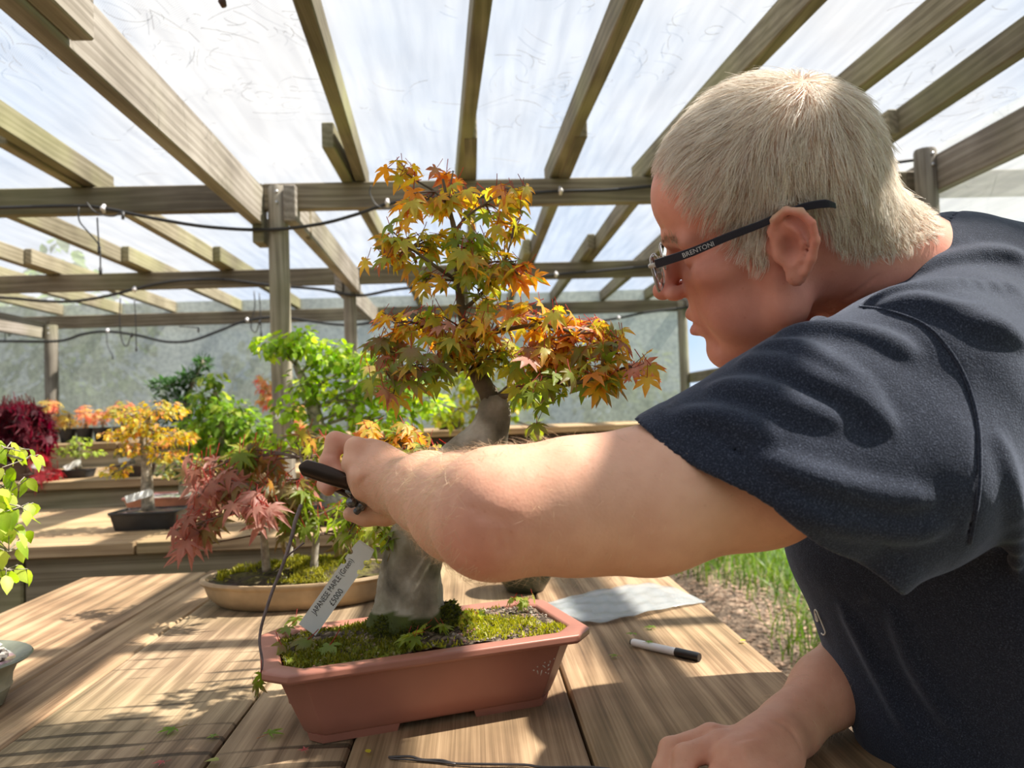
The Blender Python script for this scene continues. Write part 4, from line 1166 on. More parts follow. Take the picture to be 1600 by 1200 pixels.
    potted('brown tray with a stubby dark trunk and white label, left of the mid-green tree', 207, 3.42, TB, ('tray', .085, .06, .045, M_BROWNP),
           [(207, 0, 5), (205, 715, 4)], [(200, 706, 18, 7, 40), (214, 703, 14, 7, 30)], OVAL, k((.20, .22, .08), .5, 1), (.014, .022), G)
    potted('lime-yellow bushy tree on the bench behind the maple\'s trunk', 750, 3.6, TB, ('tray', .15, .10, .07, M_BROWNP),
           [(750, 0, 9), (748, 690, 7), (752, 650, 5), (745, 615, 3)],
           [(740, 600, 44, 34, 200), (700, 648, 34, 22, 110), (790, 628, 40, 24, 150), (835, 618, 30, 16, 80), (760, 655, 40, 20, 110), (728, 560, 30, 22, 80), (835, 668, 14, 14, 30)],
           OVAL, k((.42, .48, .06), .6, .9, 1.25) + [(.60, .50, .08), (.30, .42, .06)], (.028, .046), G)
    potted('dark brown bowl with a low tuft of green, on the highest bench step', 702, 4.36, TC, ('bowl', .088, .08, .058, M_BROWNP), [(702, 0, 3), (703, 652, 2)], [(704, 648, 14, 6, 50)], OVAL, k((.3, .4, .06), .6, 1), (.02, .03), G)
    cs = [(78, [(80, 640, 17, 16, 40)], [(.62, .20, .14), (.55, .30, .16), (.42, .34, .10)], 'salmon-red seedling maple in a black pot, nearest the red weeping maple'),
          (106, [(104, 655, 15, 14, 34)], [(.55, .45, .10), (.50, .34, .14)], 'yellow-leaved seedling in a black pot, second in the row on the top step'),
          (133, [(135, 648, 11, 16, 30)], [(.66, .24, .16), (.60, .36, .16)], 'thin orange seedling in a black pot, third in the row on the top step'),
          (160, [(162, 650, 11, 14, 30)], [(.62, .26, .16), (.50, .40, .12)], 'orange-green seedling in a black pot, last of the row on the top step'),
          (190, [(190, 640, 15, 16, 50), (206, 650, 12, 10, 26)], [(.60, .22, .16), (.50, .36, .12), (.4, .4, .1)], 'pink-orange seedling maple behind the yellow-leaved bonsai'),
          (430, [(432, 622, 26, 22, 90), (410, 600, 14, 12, 30), (450, 640, 24, 14, 60), (468, 665, 14, 14, 30)], [(.62, .18, .13), (.60, .34, .16), (.50, .44, .14)], 'red and orange leaved maple round the foot of the nearest post')]
    for px, cl, cols, lab in cs:
        potted(lab, px, 4.5 if px < 400 else 4.4, TC, ('round', .046, .046, .080, M_BLACKP), [(px, 0, 3), (px + 1, 665, 2.2), (px + 2, 645, 1.5)], cl, PALM_W, cols, (.028, .046), 'seedling maples on the top step', 'seedling', 'potted_seedling')
    plant_label(196, 781, 239, 768, 2.41, 2.46, 11, 'white plant label leaning in the black tray pot')
    plant_label(101, 733, 126, 720, 3.40, 3.43, 9, 'white plant label in the tiny bonsai\'s pot')
    plant_label(185, 720, 204, 716, 3.36, 3.38, 7, 'white plant label in the brown tray left of the mid-green tree')
    plant_label(294, 722, 308, 722, 3.40, 3.41, 7, 'white plant label at the left foot of the mid-green tree')
    plant_label(45, 726, 67, 731, 3.30, 3.32, 7, 'white plant label under the red weeping maple')

def build_oval_forest():
    """three-trunk maple planting in the beige oval pot"""
    Y = 1.60; c = at(478, 900, Y); base = (c.x, Y, TAB)
    t = empty('maple_bonsai', base); tag(t, 'red and green leaved maple with several thin trunks, in the beige oval pot', 'bonsai')
    pot_part(t, 'oval', base, .205, .125, .054, M_BEIGE, math.radians(4), (.06, .045, .03))
    # mossy mound
    n = 9000
    r = rng.random(n) ** .5 * .93; a = rng.uniform(0, 2 * PI, n)
    x = r * np.cos(a) * .19; y = r * np.sin(a) * .112
    z = TAB + .050 + .024 * (1 - r ** 2) + .006 * np.sin(x * 60) * np.cos(y * 80)
    f = np.sin(x * 28 + 1) + np.cos(y * 45) + rng.normal(size=n) * .4 - np.clip(x - .05, 0, 1) * 8
    k = f > -.3; x, y, z = x[k], y[k], z[k]; n = len(x)
    B = np.stack([base[0] + x, base[1] + y, z], 1); d = rng.normal(size=(n, 3)) * .5 + np.array([0, 0, 1.]); d /= np.linalg.norm(d, axis=1, keepdims=True)
    tt = np.linspace(0, 1, 3); g = rng.random((n, 1))
    ribbons('moss', B[:, None, :] + d[:, None, :] * (rng.uniform(.004, .010, n)[:, None] * tt[None])[..., None], .0034, np.array([.14, .16, .02]) * (1 - g) + np.array([.42, .38, .05]) * g, leaf_mat('forest_moss', trans=.3), t)
    V, C = [], []
    m1, m2 = 13, 32
    for i in range(m1):
        rr = .95 * i / (m1 - 1)
        for j in range(m2):
            a_ = 2 * PI * j / m2; xx, yy = rr * math.cos(a_) * .19, rr * math.sin(a_) * .112
            V.append((base[0] + xx, base[1] + yy, TAB + .048 + .024 * (1 - rr ** 2) + .006 * math.sin(xx * 60) * math.cos(yy * 80))); C.append((.10, .09, .025) if rnd.random() < .6 else (.06, .045, .03))
    fs = [(i * m2 + j, (i + 1) * m2 + j, (i + 1) * m2 + (j + 1) % m2, i * m2 + (j + 1) % m2) for i in range(m1 - 1) for j in range(m2)]
    mesh_np('soil_mound', V, fs, M_SOIL, parent=t, colors=np.array(C))
    trunks = [([(417, 893, 7), (414, 860, 6), (410, 825, 5), (400, 790, 4), (380, 750, 3), (360, 720, 2)], 1.55), ([(490, 893, 6.5), (492, 865, 5.5), (494, 835, 5), (486, 800, 4), (480, 760, 3), (470, 715, 2)], 1.55), ([(452, 880, 6), (452, 845, 5), (448, 800, 4), (440, 755, 3), (436, 700, 2)], 1.66)]
    allp = []
    for pts, Yt in trunks:
        Q = smooth_path([at(a_, b_, Yt) for a_, b_, q in pts], 4); rr = list(np.interp(np.linspace(0, len(pts) - 1, len(Q)), range(len(pts)), [q * Yt / F for a_, b_, q in pts]))
        mb = MB(); mb.tube(Q, rr, 8, jitter=.1); mb.build('trunk', M_TWIGL, t, smooth=True); allp += Q[6:]
    cl = [(300, 830, 26, 24, -.15, 10, [9, 7, 9], None), (335, 815, 34, 28, -.12, 16, [9, 7, 10], None), (400, 815, 38, 34, -.16, 18, [9, 10, 9, 7], None), (350, 770, 44, 30, -.08, 20, REDP, None), (400, 760, 40, 34, -.05, 20, BRZP, None),
          (305, 775, 24, 20, -.1, 10, [9, 7, 9], None), (320, 740, 30, 20, 0, 12, REDP, None), (370, 720, 46, 24, 0, 20, BRZP + GRNP, None), (430, 705, 46, 26, 0, 22, BRZP + MIDP, None), (440, 760, 44, 34, -.05, 20, BRZP + GRNP, None), (480, 790, 50, 34, -.05, 20, GRNP, None),
          (490, 740, 46, 30, .02, 18, GRNP + BRZP, None), (530, 830, 46, 26, .03, 18, GRNP, None), (500, 700, 40, 22, .05, 12, MIDP + BRZP, None), (275, 868, 14, 18, -.16, 4, [9, 9, 7], None), (450, 820, 40, 20, -.06, 10, GRNP, None), (555, 790, 34, 24, .05, 10, GRNP, None)]
    tw = MB(); P, O, T = grow_clusters(cl, Y - .02, tw, allp, .0011, .018, 4, .045)
    tw.build('twigs', M_TWIG, t, smooth=True)['kind'] = 'stuff'
    pal = [GREEN, GREEN, LIME, (.36, .22, .07), (.34, .30, .06), (.44, .22, .10), (.46, .23, .12), (.46, .25, .20), (.44, .25, .21), (.38, .20, .15), (.32, .24, .11), (.17, .17, .05)]
    tipc = [(.16, .22, .03), (.20, .25, .04), (.35, .36, .06), (.38, .16, .08), (.38, .22, .07), (.44, .17, .12), (.44, .19, .11), (.42, .18, .15), (.42, .21, .17), (.38, .15, .12), (.22, .18, .07), (.25, .14, .07)]
    M2 = [palmate(7 if i % 3 else 5, .135, a, b, PET, 100 + i, droop=.25 + .12 * (i % 4), curl=.1 * ((i % 3) - 1)) for i, (a, b) in enumerate(zip(pal, tipc))]
    leaf_objs(P, O, rng.uniform(.030, .047, len(P)), T, leaf_meshes('leaf', M2, M_LEAF), t, droop_lo=.3, droop_hi=1.3)

def build_front_left():
    Y = 1.05; X = -0.735
    t = empty('potted_shrub', (X, Y, TAB)); tag(t, 'lime green leaved shrub in a flared grey-green glazed pot, nearest on the left', 'bonsai')
    pot_part(t, 'flare', (X, Y, TAB), .135, .105, .066, M_GLAZE, .15, (.30, .28, .25))
    mb = MB()
    for _ in range(700):
        a, r = rnd.uniform(0, 2 * PI), math.sqrt(rnd.random()) * .80
        k = rnd.choice([(.40, .36, .33), (.28, .25, .23), (.17, .15, .13), (.50, .46, .43)])
        M = Matrix.Rotation(rnd.uniform(0, 3), 3, 'Z') @ Matrix.Rotation(rnd.uniform(-.6, .6), 3, 'X')
        mb.box((X + .135 * r * math.cos(a), Y + .105 * r * math.sin(a), TAB + .062 + rnd.random() * .006), (rnd.uniform(.005, .011), rnd.uniform(.004, .007), .004), M, col=k)
    mb.build('gravel', vcol_mat('gravel', .9, .25, 180, .2), t)['kind'] = 'stuff'
    Q = smooth_path([Vector((X - .02, Y, TAB + .07)), Vector((X - .01, Y, TAB + .16)), Vector((X + .02, Y, TAB + .25)), Vector((X + .01, Y, TAB + .36)), Vector((X + .03, Y, TAB + .43))], 5)
    mb = MB(); mb.tube(Q, list(np.linspace(.011, .003, len(Q))), 9, jitter=.1); mb.build('trunk', M_TWIGL, t, smooth=True)
    tw = MB(); P, O, S = [], [], []
    for (px, py, rx, ry, n) in ((10, 700, 24, 16, 12), (38, 718, 8, 10, 3), (4, 740, 14, 20, 7), (14, 770, 24, 26, 14), (32, 792, 14, 16, 8), (8, 815, 20, 22, 8), (14, 862, 18, 22, 10), (10, 890, 12, 12, 6), (-25, 780, 25, 60, 20), (-25, 700, 20, 25, 10), (-30, 870, 20, 30, 10)):
        c = at(px, py, Y); k = Y / F; root = min(Q[6:], key=lambda q: (q - c).length)
        tw.tube(smooth_path([root, (root + c) / 2 + Vector((0, 0, .02)), c], 4), .0018, 5, cap=False)
        for _ in range(n):
            p = c + Vector((rnd.gauss(0, .5) * rx * k, rnd.gauss(0, .5) * .04, rnd.gauss(0, .5) * ry * k)); tw.tube([c, p], .0008, 3, cap=False); P.append(tuple(p)); O.append(tuple(p - c + Vector((.004, -.01, 0))))
    tw.build('branches', M_TWIGL, t, smooth=True)['kind'] = 'stuff'
    tp = [oval(.32, (.50, .60, .10), (.38, .50, .06), .35), oval(.36, (.36, .48, .06), (.26, .40, .04), .5), oval(.30, (.62, .66, .16), (.50, .58, .10), .2)]
    leaf_objs(np.array(P), np.array(O), rng.uniform(.019, .028, len(P)), rng.integers(0, 3, len(P)), leaf_meshes('leaf', tp, M_LEAF), t, droop_lo=.5, droop_hi=1.4)
    # dark green round pot under the man's arm
    c = at_z(824, 931, TAB); t = empty('potted_shrub', (c.x, c.y + .05, TAB)); tag(t, 'dark green round pot half hidden under the man\'s forearm', 'pot')
    pot_part(t, 'bowl', (c.x, c.y + .05, TAB), .066, .066, .075, M_DKGREEN)
    # a red maple further back, its tip showing over the man's back
    potted('orange maple tip showing over the man\'s shoulder at the right edge', 1640, 2.3, 0.0, ('round', .12, .12, .22, M_BLACKP), [(1640, 0, 8), (1642, 900, 7), (1640, 600, 5), (1630, 420, 3)], [(1600, 375, 16, 10, 26), (1640, 380, 40, 26, 60), (1650, 470, 60, 50, 90)], PALM_W, [(.70, .26, .14), (.62, .20, .12), (.6, .4, .2)], (.03, .045), cat='tree')

# ------------------------------------------------------------------ the man: one implicit body surface, turned into one mesh
class Sdf:
    """smooth-blended tapered capsules and ellipsoids, read out with surface nets"""
    def __init__(s): s.ops = []
    def cap(s, a, b, ra, rb=None, k=0.01, mode=1, flat=None):
        s.ops.append(('c', np.array(a, float), np.array(b, float), ra, ra if rb is None else rb, k, mode, flat)); return s
    def chain(s, pts, rs, k=0.01, mode=1):
        if not isinstance(rs, (list, tuple)): rs = [rs] * len(pts)
        for i in range(len(pts) - 1): s.cap(pts[i], pts[i + 1], rs[i], rs[i + 1], k, mode)
        return s
    def ell(s, c, r, R=None, k=0.01, mode=1):
        s.ops.append(('e', np.array(c, float), np.array(r, float), np.eye(3) if R is None else np.array(R, float), 0, k, mode, None)); return s
    def one(s, op, P):
        if op[0] == 'c':
            _, a, b, ra, rb, k, mode, flat = op
            ab = b - a; L = ab @ ab + 1e-12
            q = P - a
            t = np.clip(q @ ab / L, 0, 1)
            d = q - t[:, None] * ab
            if flat is not None:            # (direction, squash): thinner along one direction
                n, sq = flat
                dn = d @ n
                d = d + np.outer(dn * (sq - 1), n)
            return np.sqrt((d * d).sum(1)) - (ra + (rb - ra) * t)
        _, c, r, R, _, k, mode, _ = op
        q = (P - c) @ R
        k0 = np.sqrt(((q / r) ** 2).sum(1)); k1 = np.sqrt(((q / (r * r)) ** 2).sum(1)) + 1e-9
        return k0 * (k0 - 1) / k1
    def bounds(s, op):
        if op[0] == 'c':
            r = max(op[3], op[4]); lo = np.minimum(op[1], op[2]) - r; hi = np.maximum(op[1], op[2]) + r
        else:
            e = np.abs(op[3]) @ op[2]; lo = op[1] - e; hi = op[1] + e
        return lo, hi
    def __call__(s, P, cull=0.02):
        P = np.asarray(P, float)
        D = np.full(len(P), 1.0)
        for op in s.ops:
            k, mode = op[5], op[6]
            lo, hi = s.bounds(op); m = k + cull
            idx = np.nonzero(((P > lo - m) & (P < hi + m)).all(1))[0]
            if len(idx) == 0: continue
            d = s.one(op, P[idx]); D0 = D[idx]
            if mode == 1:
                h = np.clip(0.5 + 0.5 * (D0 - d) / k, 0, 1); r = D0 * (1 - h) + d * h - k * h * (1 - h)
            else:
                h = np.clip(0.5 - 0.5 * (D0 + d) / k, 0, 1); r = D0 * (1 - h) - d * h + k * h * (1 - h)
            D[idx] = r
        return D
    def box(s, pad=0.01):
        L, H = zip(*[s.bounds(o) for o in s.ops if o[6] == 1])
        return np.min(L, 0) - pad, np.max(H, 0) + pad

def surface_net(fn, lo, hi, h):
    """dense grid, filled only near the surface; returns vertices and quads"""
    lo = np.array(lo); n = np.ceil((np.array(hi) - lo) / h).astype(int) + 2
    B = 8
    nb = np.ceil(n / B).astype(int); n = nb * B
    cx = [lo[i] + (np.arange(nb[i]) * B + B / 2) * h for i in range(3)]
    G = np.stack(np.meshgrid(*cx, indexing='ij'), -1).reshape(-1, 3)
    dc = fn(G, cull=B * h * 1.8).reshape(nb)
    grid = np.repeat(np.repeat(np.repeat(np.where(dc > 0, 1.0, -1.0).astype(np.float32), B, 0), B, 1), B, 2)
    act = np.argwhere(np.abs(dc) < B * h * 1.6)
    loc = np.stack(np.meshgrid(*[np.arange(B)] * 3, indexing='ij'), -1).reshape(-1, 3)
    for c0 in range(0, len(act), 400):
        ac = act[c0:c0 + 400]
        I = (ac[:, None, :] * B + loc[None]).reshape(-1, 3)
        grid[I[:, 0], I[:, 1], I[:, 2]] = fn(lo + I * h, cull=0.01)
    S = grid < 0
    cnt = np.zeros(tuple(n - 1), np.int8)
    for dx in (0, 1):
        for dy in (0, 1):
            for dz in (0, 1):
                cnt += S[dx:n[0] - 1 + dx, dy:n[1] - 1 + dy, dz:n[2] - 1 + dz]
    cells = np.argwhere((cnt > 0) & (cnt < 8))
    vid = np.full(tuple(n - 1), -1, np.int32)
    vid[cells[:, 0], cells[:, 1], cells[:, 2]] = np.arange(len(cells))
    acc = np.zeros((len(cells), 3)); w = np.zeros(len(cells))
    C = [(0, 0, 0), (1, 0, 0), (0, 1, 0), (1, 1, 0), (0, 0, 1), (1, 0, 1), (0, 1, 1), (1, 1, 1)]
    val = {c: grid[cells[:, 0] + c[0], cells[:, 1] + c[1], cells[:, 2] + c[2]] for c in C}
    for a in C:
        for ax in range(3):
            if a[ax] == 1: continue
            b = list(a); b[ax] = 1; b = tuple(b)
            va, vb = val[a], val[b]
            m = (va < 0) != (vb < 0)
            t = np.where(m, va / np.where(m, va - vb, 1), 0)
            p = np.array(a, float)[None] + np.outer(t, np.eye(3)[ax])
            acc[m] += p[m]; w[m] += 1
    V = lo + (cells + acc / w[:, None]) * h
    Q = []
    for ax in range(3):
        sl0 = [slice(None)] * 3; sl1 = [slice(None)] * 3
        sl0[ax] = slice(0, n[ax] - 1); sl1[ax] = slice(1, n[ax])
        s0, s1 = S[tuple(sl0)], S[tuple(sl1)]
        e = np.argwhere(s0 != s1)
        o1, o2 = (ax + 1) % 3, (ax + 2) % 3
        e = e[(e[:, o1] > 0) & (e[:, o2] > 0) & (e[:, o1] < n[o1] - 1) & (e[:, o2] < n[o2] - 1)]
        def g(d1, d2):
            c = e.copy(); c[:, o1] -= d1; c[:, o2] -= d2
            return vid[c[:, 0], c[:, 1], c[:, 2]]
        q = np.stack([g(1, 1), g(0, 1), g(0, 0), g(1, 0)], 1)
        flip = ~s0[e[:, 0], e[:, 1], e[:, 2]]
        q[flip] = q[flip][:, ::-1]
        Q.append(q)
    Q = np.concatenate(Q)
    return V, Q[(Q >= 0).all(1)]

def relax(V, Q, it=1, amt=0.5):
    E = np.concatenate([Q[:, [0, 1]], Q[:, [1, 2]], Q[:, [2, 3]], Q[:, [3, 0]]])
    for _ in range(it):
        acc = np.zeros_like(V); cnt = np.zeros(len(V))
        np.add.at(acc, E[:, 0], V[E[:, 1]]); np.add.at(acc, E[:, 1], V[E[:, 0]])
        np.add.at(cnt, E[:, 0], 1); np.add.at(cnt, E[:, 1], 1)
        V = V + amt * (acc / np.maximum(cnt, 1)[:, None] - V)
    return V

def march_many(fn, pts, t0=.3, t1=1.5):
    o = np.array(CAM); D = np.array([np.array(ray(*p)) for p in pts]); t = np.full(len(pts), t0); live = np.ones(len(pts), bool)
    for _ in range(90):
        v = fn(o + D * t[:, None], cull=.25)
        live = (v > 0.0005) & (t < t1)
        if not live.any(): break
        t = np.where(live, t + np.clip(v * .7, .0006, .03), t)
    return [o + D[i] * t[i] for i in range(len(pts)) if t[i] < t1]

def A(px, py, Y): return np.array(at(px, py, Y))

# ---- head frame: x to his left (towards the camera), y out of the face, z up; centimetres
H_YAW, H_PITCH, H_ROLL = math.radians(25), math.radians(10), math.radians(20)
hf0 = np.array([-math.cos(H_YAW), math.sin(H_YAW), 0.0]); hz = np.array([0, 0, 1.0]); hl0 = np.cross(hz, hf0)
hf = hf0 * math.cos(H_PITCH) - hz * math.sin(H_PITCH); hu = hz * math.cos(H_PITCH) + hf0 * math.sin(H_PITCH)
hu2 = hu * math.cos(H_ROLL) + hl0 * math.sin(H_ROLL); hl = hl0 * math.cos(H_ROLL) - hu * math.sin(H_ROLL)
HR = np.stack([hl, hf, hu2], 1)
HS = 0.0106
HO = A(1219, 392, 0.665) - HR @ np.array([7.7, 0.0, -0.2]) * HS
def hp(x, y, z): return HO + HR @ np.array([x, y, z], float) * HS
def to_head(P): return (np.asarray(P) - HO) @ HR / HS

body = Sdf()
def hell(x, y, z, rx, ry, rz, k=1.0, mode=1, tilt=None):
    R = HR
    if tilt is not None: R = HR @ np.array(Matrix.Rotation(tilt[1], 3, tilt[0]))
    body.ell(hp(x, y, z), np.array([rx, ry, rz]) * HS, R, k * HS, mode)
def hcap(a, b, ra, rb=None, k=1.0, mode=1):
    body.cap(hp(*a), hp(*b), ra * HS, (ra if rb is None else rb) * HS, k * HS, mode)

hell(0, -0.5, 5.7, 7.5, 9.1, 8.1)
hell(0, 3.7, 5.6, 6.8, 6.6, 5.6, 2.0)
hell(0, -5.0, 2.8, 6.7, 4.6, 5.4, 2.0)
hell(0, 4.4, -2.4, 5.8, 4.9, 6.6, 2.0)
for s in (-1, 1):
    hcap((s * 5.9, 0.9, 0.0), (s * 5.3, 0.7, -5.6), 1.5, 1.6, 2.0)
    hcap((s * 5.3, 0.7, -5.6), (s * 1.7, 6.6, -9.4), 1.7, 1.7, 1.6)
    hell(s * 4.7, 5.4, -1.0, 2.1, 2.4, 1.7, 1.5)
    hell(s * 4.2, 4.8, -5.0, 2.4, 2.8, 3.0, 1.6)
    hcap((s * 4.9, 7.2, 2.4), (s * 1.2, 9.2, 2.5), 0.9, 0.9, 1.2)
hell(0, 7.2, -9.5, 2.1, 1.7, 1.6, 1.2)
hell(0, 7.3, -5.6, 2.9, 2.0, 2.7, 1.2)
hell(0, 3.4, -8.6, 3.8, 4.0, 2.2, 2.0)
# eyes, lids lowered
for s in (-1, 1):
    hell(s * 3.3, 9.3, 0.5, 1.8, 1.6, 1.1, 1.0, -1)
    hell(s * 3.25, 7.0, 0.5, 1.35, 1.35, 1.25, 0.35)
    hcap((s * 4.5, 7.5, 0.1), (s * 3.2, 8.5, -0.25), 0.07, 0.07, 0.25, -1)
    hcap((s * 3.2, 8.5, -0.25), (s * 2.1, 8.2, 0.0), 0.07, 0.07, 0.25, -1)
# nose
hcap((0, 9.0, 1.8), (0, 10.7, -1.6), 0.75, 0.95, 0.7)
hell(0, 11.4, -2.2, 1.15, 1.1, 1.0, 0.5)
for s in (-1, 1):
    hell(s * 1.3, 10.1, -2.6, 0.72, 1.1, 0.75, 0.4)
    hell(s * 0.6, 10.5, -3.4, 0.36, 0.55, 0.5, 0.3, -1)
# mouth
for s in (-1, 1):
    hcap((s * 2.3, 8.2, -5.9), (0, 9.45, -5.25), 0.35, 0.5, 0.5)
    hcap((s * 2.1, 8.0, -6.7), (0, 9.35, -7.0), 0.4, 0.62, 0.4)
    hcap((s * 2.4, 8.6, -6.2), (0, 10.0, -6.1), 0.15, 0.26, 0.25, -1)
    hcap((s * 1.5, 9.3, -8.0), (0, 9.7, -8.1), 0.35, 0.4, 0.8, -1)
    # fold from nose wing past the mouth corner
    hcap((s * 2.0, 9.3, -3.2), (s * 3.1, 8.3, -6.2), 0.10, 0.14, 0.5, -1)
    hcap((s * 3.1, 8.3, -6.2), (s * 3.1, 7.4, -8.4), 0.14, 0.08, 0.5, -1)
for zz in (5.6, 4.7, 3.9):           # brow furrows
    hcap((-3.0, 9.3, zz), (0, 10.0, zz), 0.05, 0.05, 0.35, -1); hcap((0, 10.0, zz), (3.0, 9.3, zz), 0.05, 0.05, 0.35, -1)
# ears
for s in (-1, 1):
    e = lambda x, y, z: (s * x, -1.2 + (y + 1.2) * 0.80 + 0.15, 0.1 + (z - 0.1) * 0.88)
    hell(*e(8.0, -1.5, 0.4), 0.55, 1.7, 2.8, 0.4, 1, ('X', math.radians(12)))
    helix = [(7.6, 0.4, 0.2), (7.8, 0.5, 1.8), (8.3, -0.1, 2.9), (8.8, -1.3, 3.45), (9.1, -2.6, 3.0), (9.25, -3.4, 1.7), (9.15, -3.4, 0.1), (8.8, -2.7, -1.5), (8.4, -1.9, -2.6), (8.0, -1.0, -3.2)]
    for a, b in zip(helix[:-1], helix[1:]): hcap(e(*a), e(*b), 0.36, 0.38, 0.25)
    hell(*e(8.0, -0.8, -2.9), 0.45, 0.85, 0.95, 0.4)
    anti = [(8.45, -1.0, 2.3), (8.75, -1.9, 1.3), (8.7, -2.2, 0.0), (8.45, -1.7, -1.3), (8.2, -0.8, -1.8)]
    for a, b in zip(anti[:-1], anti[1:]): hcap(e(*a), e(*b), 0.26, 0.28, 0.25)
    hell(*e(8.75, -0.75, -0.1), 0.9, 0.85, 1.35, 0.3, -1)
    hell(*e(8.75, -0.3, 1.5), 0.5, 0.45, 0.8, 0.3, -1)
    hell(*e(7.75, 0.45, -0.6), 0.45, 0.45, 0.75, 0.3)
# neck and hidden trunk
NB = A(1455, 470, 0.79)
body.cap(hp(0, -3.0, -1.5), NB, 0.058, 0.063, 0.03)
body.cap(hp(0, -5.5, -0.5), A(1455, 428, 0.80), 0.042, 0.052, 0.03)
SHL = A(1432, 605, 0.665); SHR = SHL + np.array([0.07, 0.33, 0.02])
CH = np.array([0.47, 0.83, 1.26]); HIP = np.array([0.70, 0.80, 0.95])
body.cap(NB, CH, 0.065, 0.10, 0.03)
body.cap(CH, HIP, 0.11, 0.11, 0.03)
body.cap(SHL, CH, 0.055, 0.08, 0.03).cap(SHR, CH, 0.055, 0.08, 0.03)
# left arm
EL = A(778, 800, 0.600); WR = A(622, 757, 0.865)
body.chain([SHL, A(1180, 735, 0.625), A(1010, 782, 0.612), A(900, 790, 0.605), EL], [0.058, 0.060, 0.0555, 0.0505, 0.0475], 0.02)
body.ell(A(752, 838, 0.598), (0.024, 0.024, 0.022), None, 0.025)
fa = WR - EL
body.chain([EL, EL + fa * 0.28 + np.array([0, 0, -0.004]), EL + fa * 0.62, WR], [0.046, 0.0445, 0.037, 0.0285], 0.02)
def fing(pts, rs, k=0.004): body.chain([A(*p) for p in pts], [r * 0.001 for r in rs], k)
# left hand, closed round the plier handle
HY = 0.885
body.cap(WR, A(588, 728, HY + 0.01), 0.029, 0.027, 0.015)
body.cap(A(610, 745, HY), A(575, 715, HY + 0.02), 0.030, 0.022, 0.012)
body.cap(A(604, 770, HY - 0.01), A(570, 745, HY - 0.012), 0.024, 0.0205, 0.01)
fing([(585, 705, HY + .035), (524, 689, HY + .03), (514, 722, HY + .022), (530, 742, HY + .016)], [12.5, 10.8, 10.2, 9], 0.006)
fing([(580, 712, HY + .012), (556, 700, HY), (551, 725, HY - .008), (563, 745, HY - .004)], [14, 12, 11.5, 10], 0.006)
fing([(590, 745, HY - .01), (566, 745, HY - .02), (567, 765, HY - .016), (585, 770, HY - .008)], [14, 12, 11, 10], 0.006)
fing([(585, 730, HY + .02), (540, 752, HY + .036), (508, 757, HY + .034), (513, 764, HY + .02)], [11, 9.5, 9, 8.5], 0.005)
fing([(632, 785, HY + .01), (604, 802, HY + .012), (572, 806, HY + .01), (547, 803, HY + .008)], [19, 13.5, 11, 8.5], 0.008)
# right forearm and fist resting on the table
WR2 = A(1234, 1136, 0.80); EL2 = A(1440, 935, 0.97)
body.chain([SHR, EL2 + np.array([0.02, 0.0, 0.02]), EL2], [0.055, 0.05, 0.045], 0.02)
body.chain([EL2, EL2 + (WR2 - EL2) * 0.4, EL2 + (WR2 - EL2) * 0.75, WR2], [0.045, 0.045, 0.036, 0.029], 0.02)
RY = 0.752
def rfing(pts, rs, k=0.004):
    P = [A(*p) for p in pts]
    for p, r in zip(P, rs): p[2] = max(p[2], TAB + r * .00096)      # the fist rests on the table top
    body.chain(P, [r * 0.001 for r in rs], k)
body.cap(WR2, A(1160, 1180, RY + 0.01), 0.029, 0.026, 0.015)
body.cap(A(1215, 1158, RY + .02), A(1155, 1195, RY - .02), 0.029, 0.026, 0.012)
rfing([(1168, 1160, RY + .035), (1112, 1152, RY + .03), (1047, 1170, RY + .02), (1036, 1215, RY + .008), (1052, 1240, RY)], [14, 13, 10.5, 10.2, 8.5], 0.006)
rfing([(1168, 1178, RY + .012), (1128, 1165, RY + .006), (1070, 1182, RY - .004), (1068, 1228, RY - .016), (1084, 1256, RY - .022)], [15, 14, 11.3, 10.8, 9], 0.006)
rfing([(1160, 1215, RY - .012), (1135, 1212, RY - .022), (1098, 1232, RY - .034), (1098, 1275, RY - .048), (1112, 1300, RY - .05)], [15, 13.5, 11.3, 10.8, 9], 0.006)
rfing([(1160, 1245, RY - .034), (1150, 1255, RY - .045), (1130, 1285, RY - .06), (1138, 1318, RY - .07)], [14, 12, 10.5, 9], 0.006)
rfing([(1225, 1190, RY + .0), (1200, 1215, RY - .03), (1185, 1235, RY - .05), (1165, 1262, RY - .065)], [20, 15, 11.5, 9.5], 0.008)

def crease(pts, r=.0011, k=.003, sink=.0004):
    P = [Vector(q) for q in march_many(body, pts)]
    if len(P) < 2: return
    P = smooth_path(P, 4); n = len(P)
    CREASES.append(([np.array(q) for q in P], [r * (.35 + .65 * math.sin(PI * (.05 + .9 * i / (n - 1)))) for i in range(n)], k))
CREASES = []

